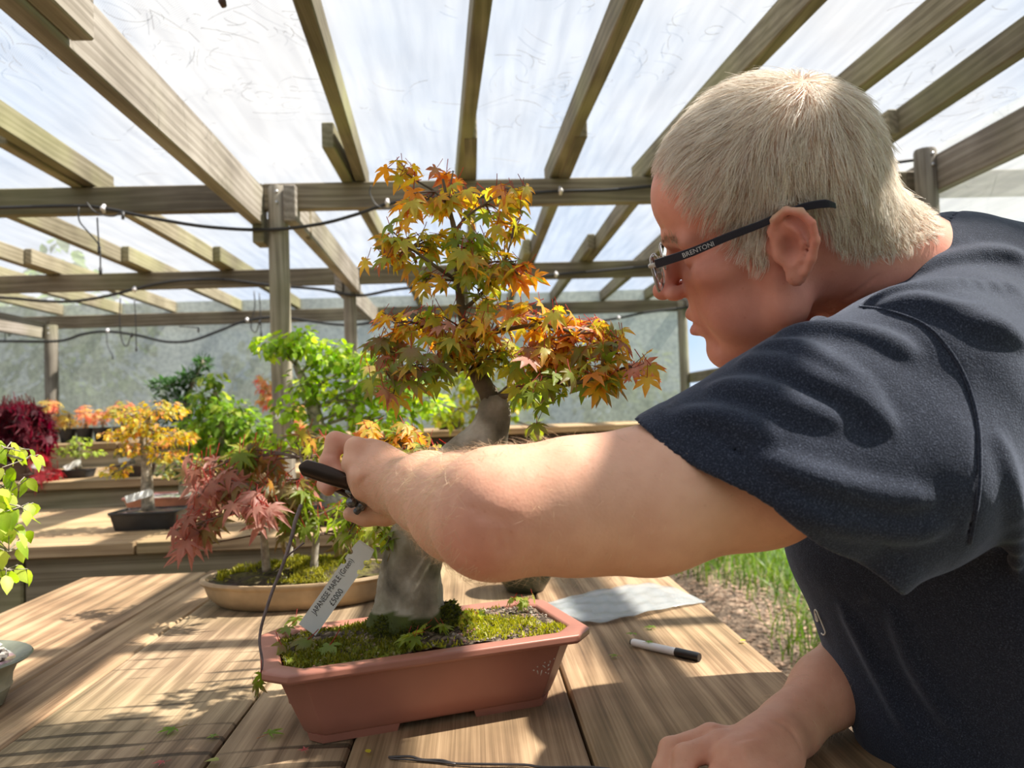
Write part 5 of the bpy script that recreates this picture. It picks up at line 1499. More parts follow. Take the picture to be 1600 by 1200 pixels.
def build_person():
    for c_ in ([(728, 792), (752, 797), (785, 808), (812, 812)], [(738, 806), (765, 812), (800, 824)], [(772, 822), (780, 845), (782, 868)], [(792, 826), (798, 846), (797, 866)],
               [(1207, 1124), (1228, 1134), (1243, 1150), (1253, 1172)], [(1300, 492), (1335, 478), (1362, 462)], [(1310, 506), (1345, 492)], [(1318, 470), (1345, 452), (1372, 430)],
               [(1290, 470), (1300, 490)], [(1440, 352), (1425, 375), (1408, 398)],
               [(1188, 1150), (1165, 1152), (1148, 1158)], [(1150, 1178), (1152, 1190), (1150, 1200)], [(1180, 1178), (1182, 1194)], [(506, 710), (514, 709), (522, 711)], [(560, 762), (568, 750), (577, 742)], [(630, 740), (622, 756), (622, 775)]):
        crease(c_)
    for P, R, k in CREASES: body.chain(P, R, k, -1)
    lo, hi = body.box(0.012)
    V, Q = surface_net(body, lo, hi, 0.0028)
    V = relax(V, Q, 1, 0.35)
    # colour of the skin: redder nose, cheeks, ears, nape, elbow and knuckles; paler upper arm; pink lips
    base = np.array([0.74, 0.42, 0.29])
    C = np.tile(base, (len(V), 1))
    h = to_head(V)
    inhead = np.clip((0.20 - np.linalg.norm(V - hp(0, 1, 2), axis=1)) / 0.03, 0, 1)[:, None]
    C = C * (1 - inhead) + np.array([0.76, 0.335, 0.25]) * inhead
    def spot(c, r, col, amt):
        nonlocal C
        w = (amt * np.exp(-((np.linalg.norm(V - np.array(c), axis=1) / r) ** 2)))[:, None]
        C = C * (1 - w) + np.array(col) * w
    red = (0.56, 0.19, 0.14)
    for s in (-1, 1):
        spot(hp(s * 4.8, 6.5, -2.5), 0.030, red, 0.45); spot(hp(s * 8.9, -2.8, 1.5), 0.02, (0.62, 0.21, 0.16), 0.7)
        spot(hp(s * 8.0, -0.6, -2.6), 0.012, (0.62, 0.27, 0.2), 0.6)
        spot(hp(s * 8.2, -0.9, 0.0), 0.010, (0.36, 0.12, 0.09), 0.6)  # shade in the hollow of the ear, painted into the skin colour
    spot(hp(0, 11.2, -2.3), 0.016, (0.55, 0.17, 0.14), 0.7)
    spot(hp(0, 9.6, -6.9), 0.010, (0.50, 0.18, 0.16), 0.6); spot(hp(0, 9.7, -5.3), 0.008, (0.5, 0.2, 0.17), 0.45)
    spot(A(1400, 420, 0.74), 0.045, red, 0.35)
    spot(A(745, 850, 0.57), 0.034, (0.60, 0.21, 0.16), 0.65); spot(A(790, 800, 0.56), 0.03, red, 0.3)
    spot(A(1160, 1175, 0.75), 0.06, red, 0.35); spot(A(1290, 1090, 0.8), 0.07, red, 0.25)
    for q in ((524, 680, .90), (513, 722, .90), (505, 762, .90), (1050, 1165, .80), (1070, 1180, .78)): spot(A(*q), 0.014, red, 0.45)
    # scalp under the hair keeps a tan colour
    sc = scalp_mask(h)[:, None] * inhead
    C = C * (1 - 0.75 * sc) + np.array([0.50, 0.36, 0.24]) * 0.75 * sc
    m, nt, p, out = new_mat('skin')
    vc = nt.nodes.new('ShaderNodeVertexColor'); vc.layer_name = 'Col'
    n1 = N(nt, 'TexNoise', Scale=55.0, Detail=5.0); n2 = N(nt, 'TexNoise', Scale=700.0, Detail=2.0); v3 = N(nt, 'TexVoronoi', Scale=420.0)
    fr = N(nt, 'TexVoronoi', Scale=85.0)
    cc = coords(nt)
    for n_ in (n1, n2, v3, fr): nt.links.new(cc, n_.inputs['Vector'])
    r = ramp(nt, n1.outputs['Fac'], [(0.35, (0.95, 0.91, 0.90)), (0.65, (1.03, 1.03, 1.03))])
    c = mixc(nt, 1.0, vc.outputs['Color'], r.outputs['Color'], 'MULTIPLY')
    fk = ramp(nt, fr.outputs['Distance'], [(0.05, (0.80, 0.68, 0.62)), (0.13, (1, 1, 1))])
    c = mixc(nt, 0.35, c, fk.outputs['Color'], 'MULTIPLY')
    nt.links.new(c, p.inputs['Base Color'])
    p.inputs['Roughness'].default_value = 0.52; p.inputs['Specular IOR Level'].default_value = 0.4
    p.inputs['Subsurface Weight'].default_value = 0.18; p.inputs['Subsurface Scale'].default_value = 0.01
    p.inputs['Subsurface Radius'].default_value = (1.0, 0.35, 0.2)
    b1 = bump(nt, v3.outputs['Distance'], 0.10, 0.001); b1 = bump(nt, n1.outputs['Fac'], 0.12, 0.004, b1)
    nt.links.new(b1, p.inputs['Normal'])
    o = mesh_np('person', V, Q, m, True, colors=C)
    return o

def scalp_mask(h):
    """1 where hair grows, in head coordinates (cm)"""
    ys = np.array([-11, -8.5, -6, -4.4, -3.6, -1.2, 0.8, 1.2, 2.6, 3.3, 4.6, 6.2, 7.2, 8.2, 12])
    zs = np.array([-4.2, -4.2, -3.4, -2.0, 1.6, 3.0, 1.8, -1.6, -0.6, 2.6, 5.2, 8.4, 10.2, 11.4, 12.5])
    zl = np.interp(h[:, 1], ys, zs)
    return np.clip((h[:, 2] - zl) / 0.5, 0, 1)

def grad(fn, P, e=0.0015):
    g = np.stack([fn(P + d) - fn(P - d) for d in np.eye(3) * e], 1)
    return g / (np.linalg.norm(g, axis=1, keepdims=True) + 1e-9)

def grow(P, n0, dirs, length, lift, steps, fn, bend=None, clump=0.0):
    """hairs that leave the skin at P along dirs and stay above it"""
    paths = [P]
    D = dirs.copy(); X = P.copy()
    for i in range(1, steps):
        t = i / (steps - 1)
        nn = grad(fn, X)
        D = D - nn * (D * nn).sum(1, keepdims=True)
        D /= np.linalg.norm(D, axis=1, keepdims=True) + 1e-9
        if bend is not None: D = D + bend * (0.6 / steps)
        D = D + rng.normal(size=D.shape) * 0.10
        D /= np.linalg.norm(D, axis=1, keepdims=True) + 1e-9
        X = X + D * (length / (steps - 1))[:, None]
        want = lift * (t ** 0.6)
        d = fn(X)
        X = X + nn * (want - d)[:, None] * np.clip(0.75, 0, 1)
        paths.append(X.copy())
    return np.stack(paths, 1)

def hair_mat(name, spec=0.35):
    m, nt, p, out = new_mat(name)
    vc = nt.nodes.new('ShaderNodeVertexColor'); vc.layer_name = 'Col'
    nt.links.new(vc.outputs['Color'], p.inputs['Base Color'])
    p.inputs['Roughness'].default_value = 0.45; p.inputs['Specular IOR Level'].default_value = spec
    tr = N(nt, 'BsdfTranslucent'); nt.links.new(vc.outputs['Color'], tr.inputs['Color'])
    mx = N(nt, 'MixShader'); mx.inputs[0].default_value = 0.35
    nt.links.new(p.outputs[0], mx.inputs[1]); nt.links.new(tr.outputs[0], mx.inputs[2]); nt.links.new(mx.outputs[0], out.inputs['Surface'])
    return m

def build_hair(person):
    me = person.data
    V = np.empty(len(me.vertices) * 3, np.float32); me.vertices.foreach_get('co', V); V = V.reshape(-1, 3).astype(float)
    h = to_head(V)
    near = (np.linalg.norm(h - np.array([0, -0.5, 4]), axis=1) < 15) & (np.abs(h[:, 0]) < 8.3)
    ear = (np.abs(h[:, 0]) > 7.5) & (h[:, 2] < 3.4) & (h[:, 1] > -4.2) & (h[:, 1] < 1.2)
    m = near & ~ear & (scalp_mask(h) > 0.3)
    idx = np.nonzero(m)[0]
    n = 24000
    idx = rng.choice(idx, n)
    P = V[idx] + rng.normal(size=(n, 3)) * 0.0008
    hh = to_head(P)
    crown = np.array([2.2, -4.6, 12.0])
    D = hh - crown
    ang = np.linalg.norm(D, axis=1, keepdims=True)
    D = D / (ang + 1e-6)
    sw = np.stack([-D[:, 1], D[:, 0], np.zeros(n)], 1) * 0.5 * np.exp(-ang / 4.0)     # whorl
    fwd = np.array([0, 1.0, -0.15])
    front = np.clip((hh[:, 1] + 1.0) / 5, 0, 1)[:, None] * np.clip((hh[:, 2] - 4) / 4, 0, 1)[:, None]
    side = np.clip((np.abs(hh[:, 0]) - 5) / 2.5, 0, 1)[:, None]
    down = np.array([0, -0.25, -1.0])
    temple = np.clip((hh[:, 1] - 1.0) / 4, 0, 1)[:, None] * side
    D = D * 1.0 + sw + fwd * front * 0.9 + down * side * 0.7 + np.array([0, 0.6, -0.2]) * temple
    D = D + rng.normal(size=D.shape) * 0.16
    D = D @ HR.T
    D /= np.linalg.norm(D, axis=1, keepdims=True)
    L = (2.6 + 1.6 * np.clip((hh[:, 2] - 2) / 8, 0, 1)) * (0.75 + 0.5 * rng.random(n)) * 0.01
    low = np.clip((hh[:, 2] + 4) / 6, 0.35, 1) * (1 - .35 * np.clip((hh[:, 1] - 4) / 3, 0, 1))
    L = L * low
    top = np.clip((hh[:, 2] - 5) / 6, 0, 1)
    frn = np.clip((hh[:, 1] - 1) / 5, 0, 1)
    lift = (0.003 + 0.009 * top * (1 - .75 * frn) * rng.random(n) + 0.004 * rng.random(n)) * (0.4 + 0.6 * low)
    bend = np.tile(np.array([0, 0, -0.35]), (n, 1)) * (1 - top)[:, None]
    paths = grow(P, None, D, L, lift, 7, body, bend)
    # a few hairs standing away from the rest
    k = n // 40
    paths[:k] = paths[:k] + (np.linspace(0, 1, 7) ** 1.5)[None, :, None] * (grad(body, paths[:k, 0]) * (0.004 + 0.008 * rng.random((k, 1))))[:, None, :]
    cl = rng.choice(n, 1500, replace=False)
    mem = np.concatenate([np.argmin(((P[a:a + 1500, None, :] - P[None, cl, :]) ** 2).sum(2), 1) for a in range(0, n, 1500)])
    tt = (np.linspace(0, 1, 7) ** 1.3)[None, :, None] * 0.62
    ctr = paths[cl][mem]
    paths = paths * (1 - tt) + (ctr + (paths[:, :1] - ctr[:, :1]) * 0.35) * tt
    base = np.array([0.90, 0.83, 0.73])
    f = rng.random(n)
    C = base * (0.80 + 0.38 * f[:, None])
    dk = rng.random(n) < 0.22
    C[dk] = np.array([0.52, 0.40, 0.31]) * (0.8 + 0.4 * rng.random((dk.sum(), 1)))
    wt = rng.random(n) < 0.25
    C[wt] = np.array([0.95, 0.92, 0.86])
    ribbons('hair', paths, 0.00042 + 0.00022 * rng.random(n), C, hair_mat('hair_fibre'), person)

def build_arm_hair(person):
    me = person.data
    V = np.empty(len(me.vertices) * 3, np.float32); me.vertices.foreach_get('co', V); V = V.reshape(-1, 3).astype(float)
    def seg(a, b, t0, t1, r=0.07):
        ab = b - a; t = ((V - a) @ ab) / (ab @ ab); d = np.linalg.norm(V - a - t[:, None] * ab, axis=1)
        return (t > t0) & (t < t1) & (d < r)
    ml = seg(EL, WR, -0.1, 1.05); mr = seg(EL2, WR2, 0.0, 1.0); mu = seg(SHL, EL, 0.55, 1.0, 0.075)
    P, D, L = [], [], []
    for mask, n, axis, ln in ((ml, 4200, WR - EL, 0.016), (mr, 1500, WR2 - EL2, 0.012), (mu, 500, EL - SHL, 0.008)):
        i = rng.choice(np.nonzero(mask)[0], n)
        P.append(V[i]); d = np.tile(axis / np.linalg.norm(axis), (n, 1)) * 0.6 + np.array([0, 0, -0.5]) + rng.normal(size=(n, 3)) * 0.5
        D.append(d); L.append(np.full(n, ln) * (0.5 + 0.8 * rng.random(n)))
    P = np.concatenate(P); D = np.concatenate(D); L = np.concatenate(L)
    lift = 0.002 + 0.0065 * rng.random(len(P))
    paths = grow(P, None, D, L, lift, 5, body)
    C = np.array([0.70, 0.54, 0.36]) * (0.75 + 0.5 * rng.random((len(P), 1)))
    ribbons('arm_hair', paths, 0.00020, C, hair_mat('arm_hair_fibre'), person)

# ---- T-shirt: torso and near sleeve, blended; a thin shell open at neck, hems and waist
torso = Sdf(); sleeve = Sdf()
torso.cap(np.array([0.46, 0.74, 1.26]), np.array([0.60, 0.72, 1.02]), 0.125, 0.14, 0.04)
torso.cap(np.array([0.50, 0.93, 1.27]), np.array([0.62, 0.90, 1.02]), 0.125, 0.14, 0.04)
torso.cap(np.array([0.485, 0.83, 1.12]), np.array([0.575, 0.82, 0.93]), 0.14, 0.145, 0.05)
torso.cap(np.array([0.60, 0.82, 1.02]), np.array([0.68, 0.80, 0.90]), 0.15, 0.15, 0.05)
torso.chain([A(1492, 505, 0.80), A(1620, 560, 0.80), A(1760, 660, 0.80)], [0.105, 0.115, 0.13], 0.05)
torso.cap(A(1488, 430, 0.80), A(1560, 470, 0.80), 0.056, 0.07, 0.05)
torso.cap(A(1425, 450, 0.778), A(1500, 482, 0.80), 0.068, 0.076, 0.03)
torso.chain([A(1470, 480, 0.88), A(1600, 530, 0.93)], [0.09, 0.11], 0.05)
torso.cap(SHR + np.array([0, -0.02, 0]), SHR + (EL2 - SHR) * 0.6, 0.075, 0.075, 0.04)
torso.cap(A(1404, 1000, 0.84), A(1452, 1130, 0.80), 0.066, 0.074, 0.04)
def sc(pts, rs, k=0.03): sleeve.chain([A(*p) for p in pts], rs, k)
sc([(1475, 580, .70), (1432, 596, .650), (1275, 655, .630), (1175, 690, .620), (1078, 712, .612), (950, 740, .608)], [.088, .078, .072, .058, .040, .034], 0.03)
sc([(1500, 680, .66), (1400, 740, .615), (1290, 760, .603), (1195, 765, .598), (1100, 800, .598)], [.085, .072, .060, .058, .05], 0.03)
sc([(1440, 780, .62), (1384, 878, .585), (1360, 930, .58)], [.05, .0125, .012], 0.035)
HEM0, HEM1 = A(1003, 662, .60), A(1383, 906, .575)
_vd = np.array(ray(1200, 790)); _vd = _vd / np.linalg.norm(_vd)
HEM_N = np.cross(HEM1 - HEM0, _vd + 0.10 * np.cross(HEM1 - HEM0, _vd) / np.linalg.norm(HEM1 - HEM0)); HEM_N /= np.linalg.norm(HEM_N)
if HEM_N @ (A(1430, 600, .65) - HEM0) < 0: HEM_N = -HEM_N
SHELL = 0.0058
def smin(a, b, k):
    h = np.clip(0.5 + 0.5 * (a - b) / k, 0, 1)
    return a * (1 - h) + b * h - k * h * (1 - h)
folds = Sdf(); grooves = Sdf()
def shirt_solid(P, cull=0.02):
    d = smin(torso(P, cull), sleeve(P, cull), 0.03)
    if folds.ops: d = smin(d, folds(P, cull), 0.010)
    if grooves.ops:
        g = grooves(P, cull)
        d = np.maximum(d, -g * 1.0)
    return d
neck_hole = Sdf()
CO0, CO1, CO2 = A(1462, 338, .80), A(1384, 440, .715), A(1320, 560, .80)
CO_N = np.cross(CO1 - CO0, CO2 - CO0); CO_N /= np.linalg.norm(CO_N)
if CO_N @ (hp(0, 0, 0) - CO0) < 0: CO_N = -CO_N
neck_hole.cap(hp(0, -3.0, -1.5), NB, 0.082, 0.084, 0.01)
neck_hole.ell(hp(0, 0, 0), (0.085, 0.11, 0.12), HR, 0.02)
def shirt_field(P, cull=0.02):
    t, s_ = torso(P, cull), sleeve(P, cull)
    f = folds(P, cull) if folds.ops else np.full(len(P), 1.0)
    g = grooves(P, cull) if grooves.ops else np.full(len(P), 1.0)
    hem = -((P - HEM0) @ HEM_N)
    wob = 0.0025 * np.sin(P[:, 0] * 70) + 0.002 * np.sin(P[:, 0] * 31 + 1)
    cutS = np.maximum(s_, hem + wob)
    o = smin(t, cutS, 0.03)
    fo = np.where(P[:, 2] > 1.145 , np.maximum(f, hem + wob), f)
    o = np.maximum(smin(o, fo, 0.010), -g)
    i = smin(smin(t, s_, 0.03), f, 0.010) + SHELL
    d = np.maximum(o, -i)
    q = (P - CO0) @ CO_N
    nh = neck_hole(P, cull)
    d = d + 0.0016 * np.exp(-((q + 0.017) / 0.0016) ** 2) * (nh < 0.02) + 0.0012 * np.exp(-((hem + 0.024) / 0.0015) ** 2) * (P[:, 2] > 1.14) * (P[:, 1] < .7)
    d = np.maximum(d, -np.maximum(nh, -q))
    d = np.maximum(d, 0.84 - P[:, 2])
    # far sleeve ends above the elbow
    e = (P - SHR) @ (EL2 - SHR) / ((EL2 - SHR) @ (EL2 - SHR)) - 0.55
    far = (np.linalg.norm(P - (SHR + (EL2 - SHR) * 0.6), axis=1) < 0.10)
    return d

def fold(pts, r=0.006, sink=0.35, k=0.012):
    P = march_many(shirt_solid, pts)
    if len(P) < 2: return
    P = smooth_path([Vector(p) for p in P], 4)
    n = len(P)
    pend.append(([np.array(p) + np.array(ray(800, 600)) * r * sink for p in P], [.68 * r * (0.25 + 0.75 * math.sin(PI * (0.06 + 0.9 * i / (n - 1)))) for i in range(n)], k))
pend = []

FOLDS = [([(1185, 551), (1235, 547), (1300, 575), (1368, 622)], .0085), ([(1165, 566), (1225, 574), (1285, 602), (1345, 630), (1390, 668)], .0075),
         ([(1225, 521), (1300, 516), (1370, 530), (1422, 552)], .008), ([(1365, 470), (1425, 457), (1500, 446), (1598, 452)], .008),
         ([(1388, 480), (1440, 474), (1500, 487), (1560, 490)], .006), ([(1425, 430), (1475, 408), (1550, 396), (1598, 402)], .006),
         ([(1120, 606), (1180, 612), (1250, 640), (1310, 662)], .008), ([(1200, 722), (1280, 750), (1380, 775), (1450, 780)], .008),
         ([(1060, 650), (1130, 655), (1200, 680)], .006), ([(1230, 790), (1300, 815), (1400, 830), (1470, 825)], .007), ([(1500, 500), (1560, 515), (1600, 540)], .008),
         ([(1560, 690), (1585, 800), (1595, 900)], .010), ([(1400, 960), (1440, 1050), (1500, 1150)], .010), ([(1320, 950), (1370, 1040), (1420, 1140)], .008)]
SEAM = [(1340, 479), (1385, 486), (1440, 507), (1476, 542), (1505, 592), (1522, 648), (1527, 700), (1525, 770), (1512, 850)]

def build_shirt(person):
    for pts, r in FOLDS: fold(pts, r)
    for P, R, k in pend: folds.chain(P, R, k)
    P = smooth_path([Vector(p) for p in march_many(shirt_solid, SEAM)], 5)
    seam3 = [np.array(p) for p in P]
    grooves.chain(seam3, 0.0015, 0.001)
    lo1, hi1 = torso.box(); lo2, hi2 = sleeve.box()
    lo, hi = np.minimum(lo1, lo2), np.maximum(hi1, hi2)
    V, Q = surface_net(shirt_field, lo, hi, 0.0029)
    V = relax(V, Q, 2, 0.45)
    m, nt, p, out = new_mat('navy_cotton')
    cc = coords(nt)
    n1 = N(nt, 'TexNoise', Scale=800.0, Detail=2.0); n2 = N(nt, 'TexNoise', Scale=14.0, Detail=3.0)
    n3 = N(nt, 'TexNoise', Scale=9.0, Detail=8.0); n3.inputs['Roughness'].default_value = 0.75
    for n_ in (n1, n2, n3): nt.links.new(cc, n_.inputs['Vector'])
    r = ramp(nt, n1.outputs['Fac'], [(0.36, (0.012, 0.015, 0.026)), (0.58, (0.025, 0.031, 0.051)), (0.76, (0.078, 0.091, 0.128))])
    dust = ramp(nt, n3.outputs['Fac'], [(0.60, (0, 0, 0)), (0.80, (0.30, 0.30, 0.30))])
    c = mixc(nt, dust.outputs['Color'], r.outputs['Color'], (0.16, 0.15, 0.15))
    nt.links.new(c, p.inputs['Base Color'])
    p.inputs['Roughness'].default_value = 0.9; p.inputs['Specular IOR Level'].default_value = 0.15
    p.inputs['Sheen Weight'].default_value = 0.35; p.inputs['Sheen Roughness'].default_value = 0.45; p.inputs['Sheen Tint'].default_value = (0.62, 0.70, 0.9, 1)
    b1 = bump(nt, n1.outputs['Fac'], 0.5, 0.0012); b1 = bump(nt, n2.outputs['Fac'], 0.35, 0.012, b1)
    nt.links.new(b1, p.inputs['Normal'])
    o = mesh_np('t_shirt', V, Q, m, True, parent=person)
    tag(o, 'navy blue cotton T-shirt')
    # the shoulder seam stands proud as a thin stitched welt
    mb = MB(); mb.tube([Vector(q) + Vector(ray(1480, 600)) * -0.0005 + Vector((0.0022, 0, 0)) for q in seam3], 0.0014, 5)
    mb.build('seam', m, o, smooth=True)
    # white printed loop at the front edge
    loop = [(1276, 958), (1279, 967), (1279.5, 969.5), (1277, 968.5), (1274.5, 953.5), (1277.5, 953.5), (1281, 962), (1286, 974), (1290, 984), (1291, 988), (1288.5, 991.5), (1285, 989)]
    pts = np.array(march_many(shirt_solid, loop)); pts = [Vector(q) for q in pts + grad(shirt_solid, pts) * .0012]
    if len(pts) > 3:
        mb = MB(); mb.tube(smooth_path(pts, 4), 0.0009, 5)
        tag(mb.build('printed_loop', plain('white_print', (0.85, 0.84, 0.8), 0.6, noise=0.03, bmp=0), o, smooth=True), 'white printed outline')
    return o

def build_trousers(person):
    s = Sdf(); hl_, hr_ = np.array([0.70, 0.70, 0.94]), np.array([0.72, 0.90, 0.94])
    s.cap(np.array([0.68, 0.74, 0.95]), np.array([0.70, 0.86, 0.95]), 0.135, 0.135, 0.03)
    s.chain([hl_, (0.68, 0.66, 0.50), (0.76, 0.66, 0.06)], [0.10, 0.075, 0.062], 0.04)
    s.chain([hr_, (0.70, 0.95, 0.50), (0.78, 0.96, 0.06)], [0.10, 0.075, 0.062], 0.04)
    lo, hi = s.box()
    V, Q = surface_net(s, lo, hi, 0.009)
    o = mesh_np('trousers', V, Q, plain('dark_denim', (0.03, 0.035, 0.05), 0.9, scale=200), True, parent=person)
    for y in (0.66, 0.96):
        s = Sdf(); s.chain([(0.78, y, 0.045), (0.62, y - 0.005, 0.035)], [0.045, 0.036], 0.02)
        V, Q = surface_net(s, *s.box(), 0.006); V[:, 2] = np.maximum(V[:, 2], 0.0)
        mesh_np('shoe', V, Q, plain('shoe_leather', (0.05, 0.035, 0.025), 0.5), True, parent=person)


# ------------------------------------------------------------------ spectacles, pliers, pipes and the small things on the table
def text_mesh(s, size):
    cu = bpy.data.curves.new('lettering', 'FONT'); cu.body = s; cu.size = size; cu.extrude = 0.0; cu.align_x = 'LEFT'; cu.resolution_u = 3
    o = bpy.data.objects.new('lettering', cu); COL.objects.link(o)
    dg = bpy.context.evaluated_depsgraph_get(); me = bpy.data.meshes.new_from_object(o.evaluated_get(dg))
    bpy.data.objects.remove(o)
    V = [tuple(v.co) for v in me.vertices]; Fc = [tuple(p.vertices) for p in me.polygons]
    return V, Fc

def lettering(s, size, org, ex, ey, mat, parent, name='lettering'):
    """flat letters at org, running along ex with their tops towards ey; slightly raised"""
    V, Fc = text_mesh(s, size)
    n = Vector(ex).cross(Vector(ey)).normalized()
    W = [Vector(org) + Vector(ex) * x + Vector(ey) * y + n * .0003 for x, y, z in V]
    mb = MB(); mb.add(W, Fc)
    return mb.build(name, mat, parent)

M_INK = plain('black_ink', (.015, .015, .02), .6, bmp=0)

def build_glasses():
    t = empty('eyeglasses', tuple(HO)); tag(t, 'clear half-framed spectacles with dark navy temples, worn by the man', 'glasses')
    M_T = plain('navy_acetate', (.012, .015, .03), .35, noise=.05, bmp=0)
    mc, nt, p, out = new_mat('clear_frame'); p.inputs['Base Color'].default_value = (.80, .74, .66, 1); p.inputs['Roughness'].default_value = .15; p.inputs['Transmission Weight'].default_value = .45
    ml, nt, p, out = new_mat('lens_glass'); p.inputs['Base Color'].default_value = (1, 1, 1, 1); p.inputs['Roughness'].default_value = .0; p.inputs['Transmission Weight'].default_value = 1.0; p.inputs['IOR'].default_value = 1.12
    H = lambda x, y, z: Vector(hp(x, y, z))
    for s in (1, -1):
        top = [(s * 7.55, 10.3, 1.55), (s * 7.85, 7.0, 1.75), (s * 7.95, 4.0, 2.15), (s * 8.15, 1.0, 2.45), (s * 8.3, -.8, 2.75), (s * 8.25, -2.6, 2.85), (s * 8.1, -4.2, 2.6), (s * 7.9, -4.9, 2.2)]
        hh = [.42, .40, .36, .32, .30, .34, .36, .25]
        Q = smooth_path([H(*q) for q in top], 4); hs = np.interp(np.linspace(0, 7, len(Q)), range(8), hh)
        V, Fc = [], []; up = Vector(HR[:, 2]); lx = Vector(HR[:, 0]) * s
        for q, h in zip(Q, hs):
            for a, b in ((-1, -1), (1, -1), (1, 1), (-1, 1)): V.append(q + lx * a * .0011 + up * b * h * .01)
        m = len(Q)
        for i in range(m - 1):
            for k in range(4): Fc.append((i * 4 + k, i * 4 + (k + 1) % 4, i * 4 + 4 + (k + 1) % 4, i * 4 + 4 + k))
        Fc += [(3, 2, 1, 0), tuple((m - 1) * 4 + k for k in range(4))]
        mb = MB(); mb.add(V, Fc); o = mb.build('temple', M_T, t); tag(o, 'dark navy temple')
        bv = o.modifiers.new('soft_edges', 'BEVEL'); bv.width = .0006; bv.segments = 2
        if s == 1:
            i0 = 3; a, b = Q[i0], Q[i0 + 8]
            ex = (b - a).normalized(); ey = (up - ex * up.dot(ex)).normalized()
            # reads from the hinge towards the ear
            lettering('BRENTONI', .0062, a + lx * .0019 - ey * .0022, ex, ey, plain('silver_print', (.62, .63, .66), .4, bmp=0), o)
        # end piece and lens
        mb = MB(); mb.tube(smooth_path([H(s * 7.5, 10.25, 1.5), H(s * 7.2, 10.75, 1.45), H(s * 6.5, 10.9, 1.4)], 4), .0024, 8); mb.build('end_piece', mc, t, smooth=True)
        rim = []
        for k in range(28):
            a = 2 * PI * k / 28; ca, sa = math.cos(a), math.sin(a); g = (abs(ca) ** 3.2 + abs(sa) ** 3.2) ** (-1 / 3.2)
            rim.append((s * (3.85 + 2.75 * ca * g), 11.0 - .030 * (2.75 * ca * g) ** 2 * .6, .25 + 1.65 * sa * g))
        mb = MB(); mb.tube([H(*q) for q in rim] + [H(*rim[0])], .0009, 6, cap=False); mb.build('rim', mc, t, smooth=True)
        V = [H(*q) for q in rim] + [H(q[0], q[1] - .15, q[2]) for q in rim]; n = 28
        mb = MB(); mb.add(V, [tuple(range(n)), tuple(range(n, 2 * n))[::-1]] + [(k, n + k, n + (k + 1) % n, (k + 1) % n) for k in range(n)]); mb.build('lens', ml, t)
        mb = MB(); mb.ball(H(s * .9, 10.5, .1), .0025, 8, 6, sc=(.5, 1, 1.3)); mb.tube([H(s * .9, 10.5, .1), H(s * 1.15, 10.95, .3)], .0005, 5); mb.build('nose_pad', mc, t, smooth=True)
    mb = MB(); mb.tube(smooth_path([H(1.15, 11.0, .9), H(0, 11.2, 1.15), H(-1.15, 11.0, .9)], 4), .0012, 6); mb.build('bridge', mc, t, smooth=True)

def build_brows(person):
    n = 420
    s = np.where(rng.random(n) < .5, 1, -1); u = rng.random(n)
    X = np.stack([s * (1.3 + 3.6 * u), np.full(n, 11.0), 2.55 + .35 * np.sin(u * 2.6) + rng.normal(size=n) * .18], 1)
    P = np.array([hp(*q) for q in X]); d = -HR[:, 1]
    for _ in range(60):
        v = body(P, cull=.1); P = P + d * np.clip(v, -.003, .004)[:, None] * .7
    D = np.stack([s * .8, np.full(n, .35), np.full(n, .15)], 1) @ HR.T + rng.normal(size=(n, 3)) * .25
    paths = grow(P, None, D, rng.uniform(.006, .011, n), np.full(n, .0022), 4, body)
    ribbons('eyebrow', paths, .0003, np.tile(np.array([[.50, .38, .26]]), (n, 1)) * rng.uniform(.7, 1.3, (n, 1)), bpy.data.materials['hair_fibre'], person)

def build_pliers():
    HYp = HY - .008
    t = empty('bonsai_pliers', tuple(at(520, 750, HYp))); tag(t, 'dark steel bonsai pliers gripped in the man\'s raised hand', 'pliers')
    M_S = plain('dark_brown_steel', (.045, .030, .022), .32, .7, noise=.1, bmp=.05); M_G = plain('gunmetal', (.16, .16, .17), .28, .9, noise=.2)
    def handle(pts, ws, th):
        Q = smooth_path([at(*q) for q in pts], 6); w = np.interp(np.linspace(0, len(ws) - 1, len(Q)), range(len(ws)), ws)
        V, Fc = [], []; nn = Vector(ray(520, 750)); m = 12
        for i, q in enumerate(Q):
            tn = (Q[min(i + 1, len(Q) - 1)] - Q[max(i - 1, 0)]).normalized(); s = tn.cross(nn).normalized(); b = tn.cross(s)
            for k in range(m):
                a = 2 * PI * k / m; V.append(q + s * math.cos(a) * w[i] + b * math.sin(a) * th)
        for i in range(len(Q) - 1):
            for k in range(m): Fc.append((i * m + k, i * m + (k + 1) % m, i * m + m + (k + 1) % m, i * m + m + k))
        Fc += [tuple(range(m))[::-1], tuple((len(Q) - 1) * m + k for k in range(m))]
        mb = MB(); mb.add(V, Fc); return mb.build('handle', M_S, t, smooth=True)
    handle([(469, 729, HYp - .012), (477, 731, HYp - .013), (500, 738, HYp - .012), (525, 747, HYp - .010), (552, 757, HYp - .002), (590, 775, HYp + .02)], [.003, .0092, .0098, .0094, .0085, .006], .0042)
    handle([(500, 748, HYp + .055), (530, 760, HYp + .045), (556, 774, HYp + .03), (580, 790, HYp + .02)], [.006, .008, .0075, .006], .0042)
    mb = MB(); mb.ball(at(549, 785, HYp - .004), .0062, 14, 10); mb.tube([at(546, 783, HYp - .008), at(566, 790, HYp + .012)], .0042, 12); mb.build('pivot', M_G, t, smooth=True)
    mb = MB(); mb.tube(smooth_path([at(566, 786, HYp), at(560, 796, HYp), at(554, 802, HYp)], 4), [.006] * 4 + [.004] * 4 + [.002], 8); mb.tube([at(546, 764, HYp), at(552, 770, HYp + .005)], .006, 8); mb.build('jaw', M_G, t, smooth=True)

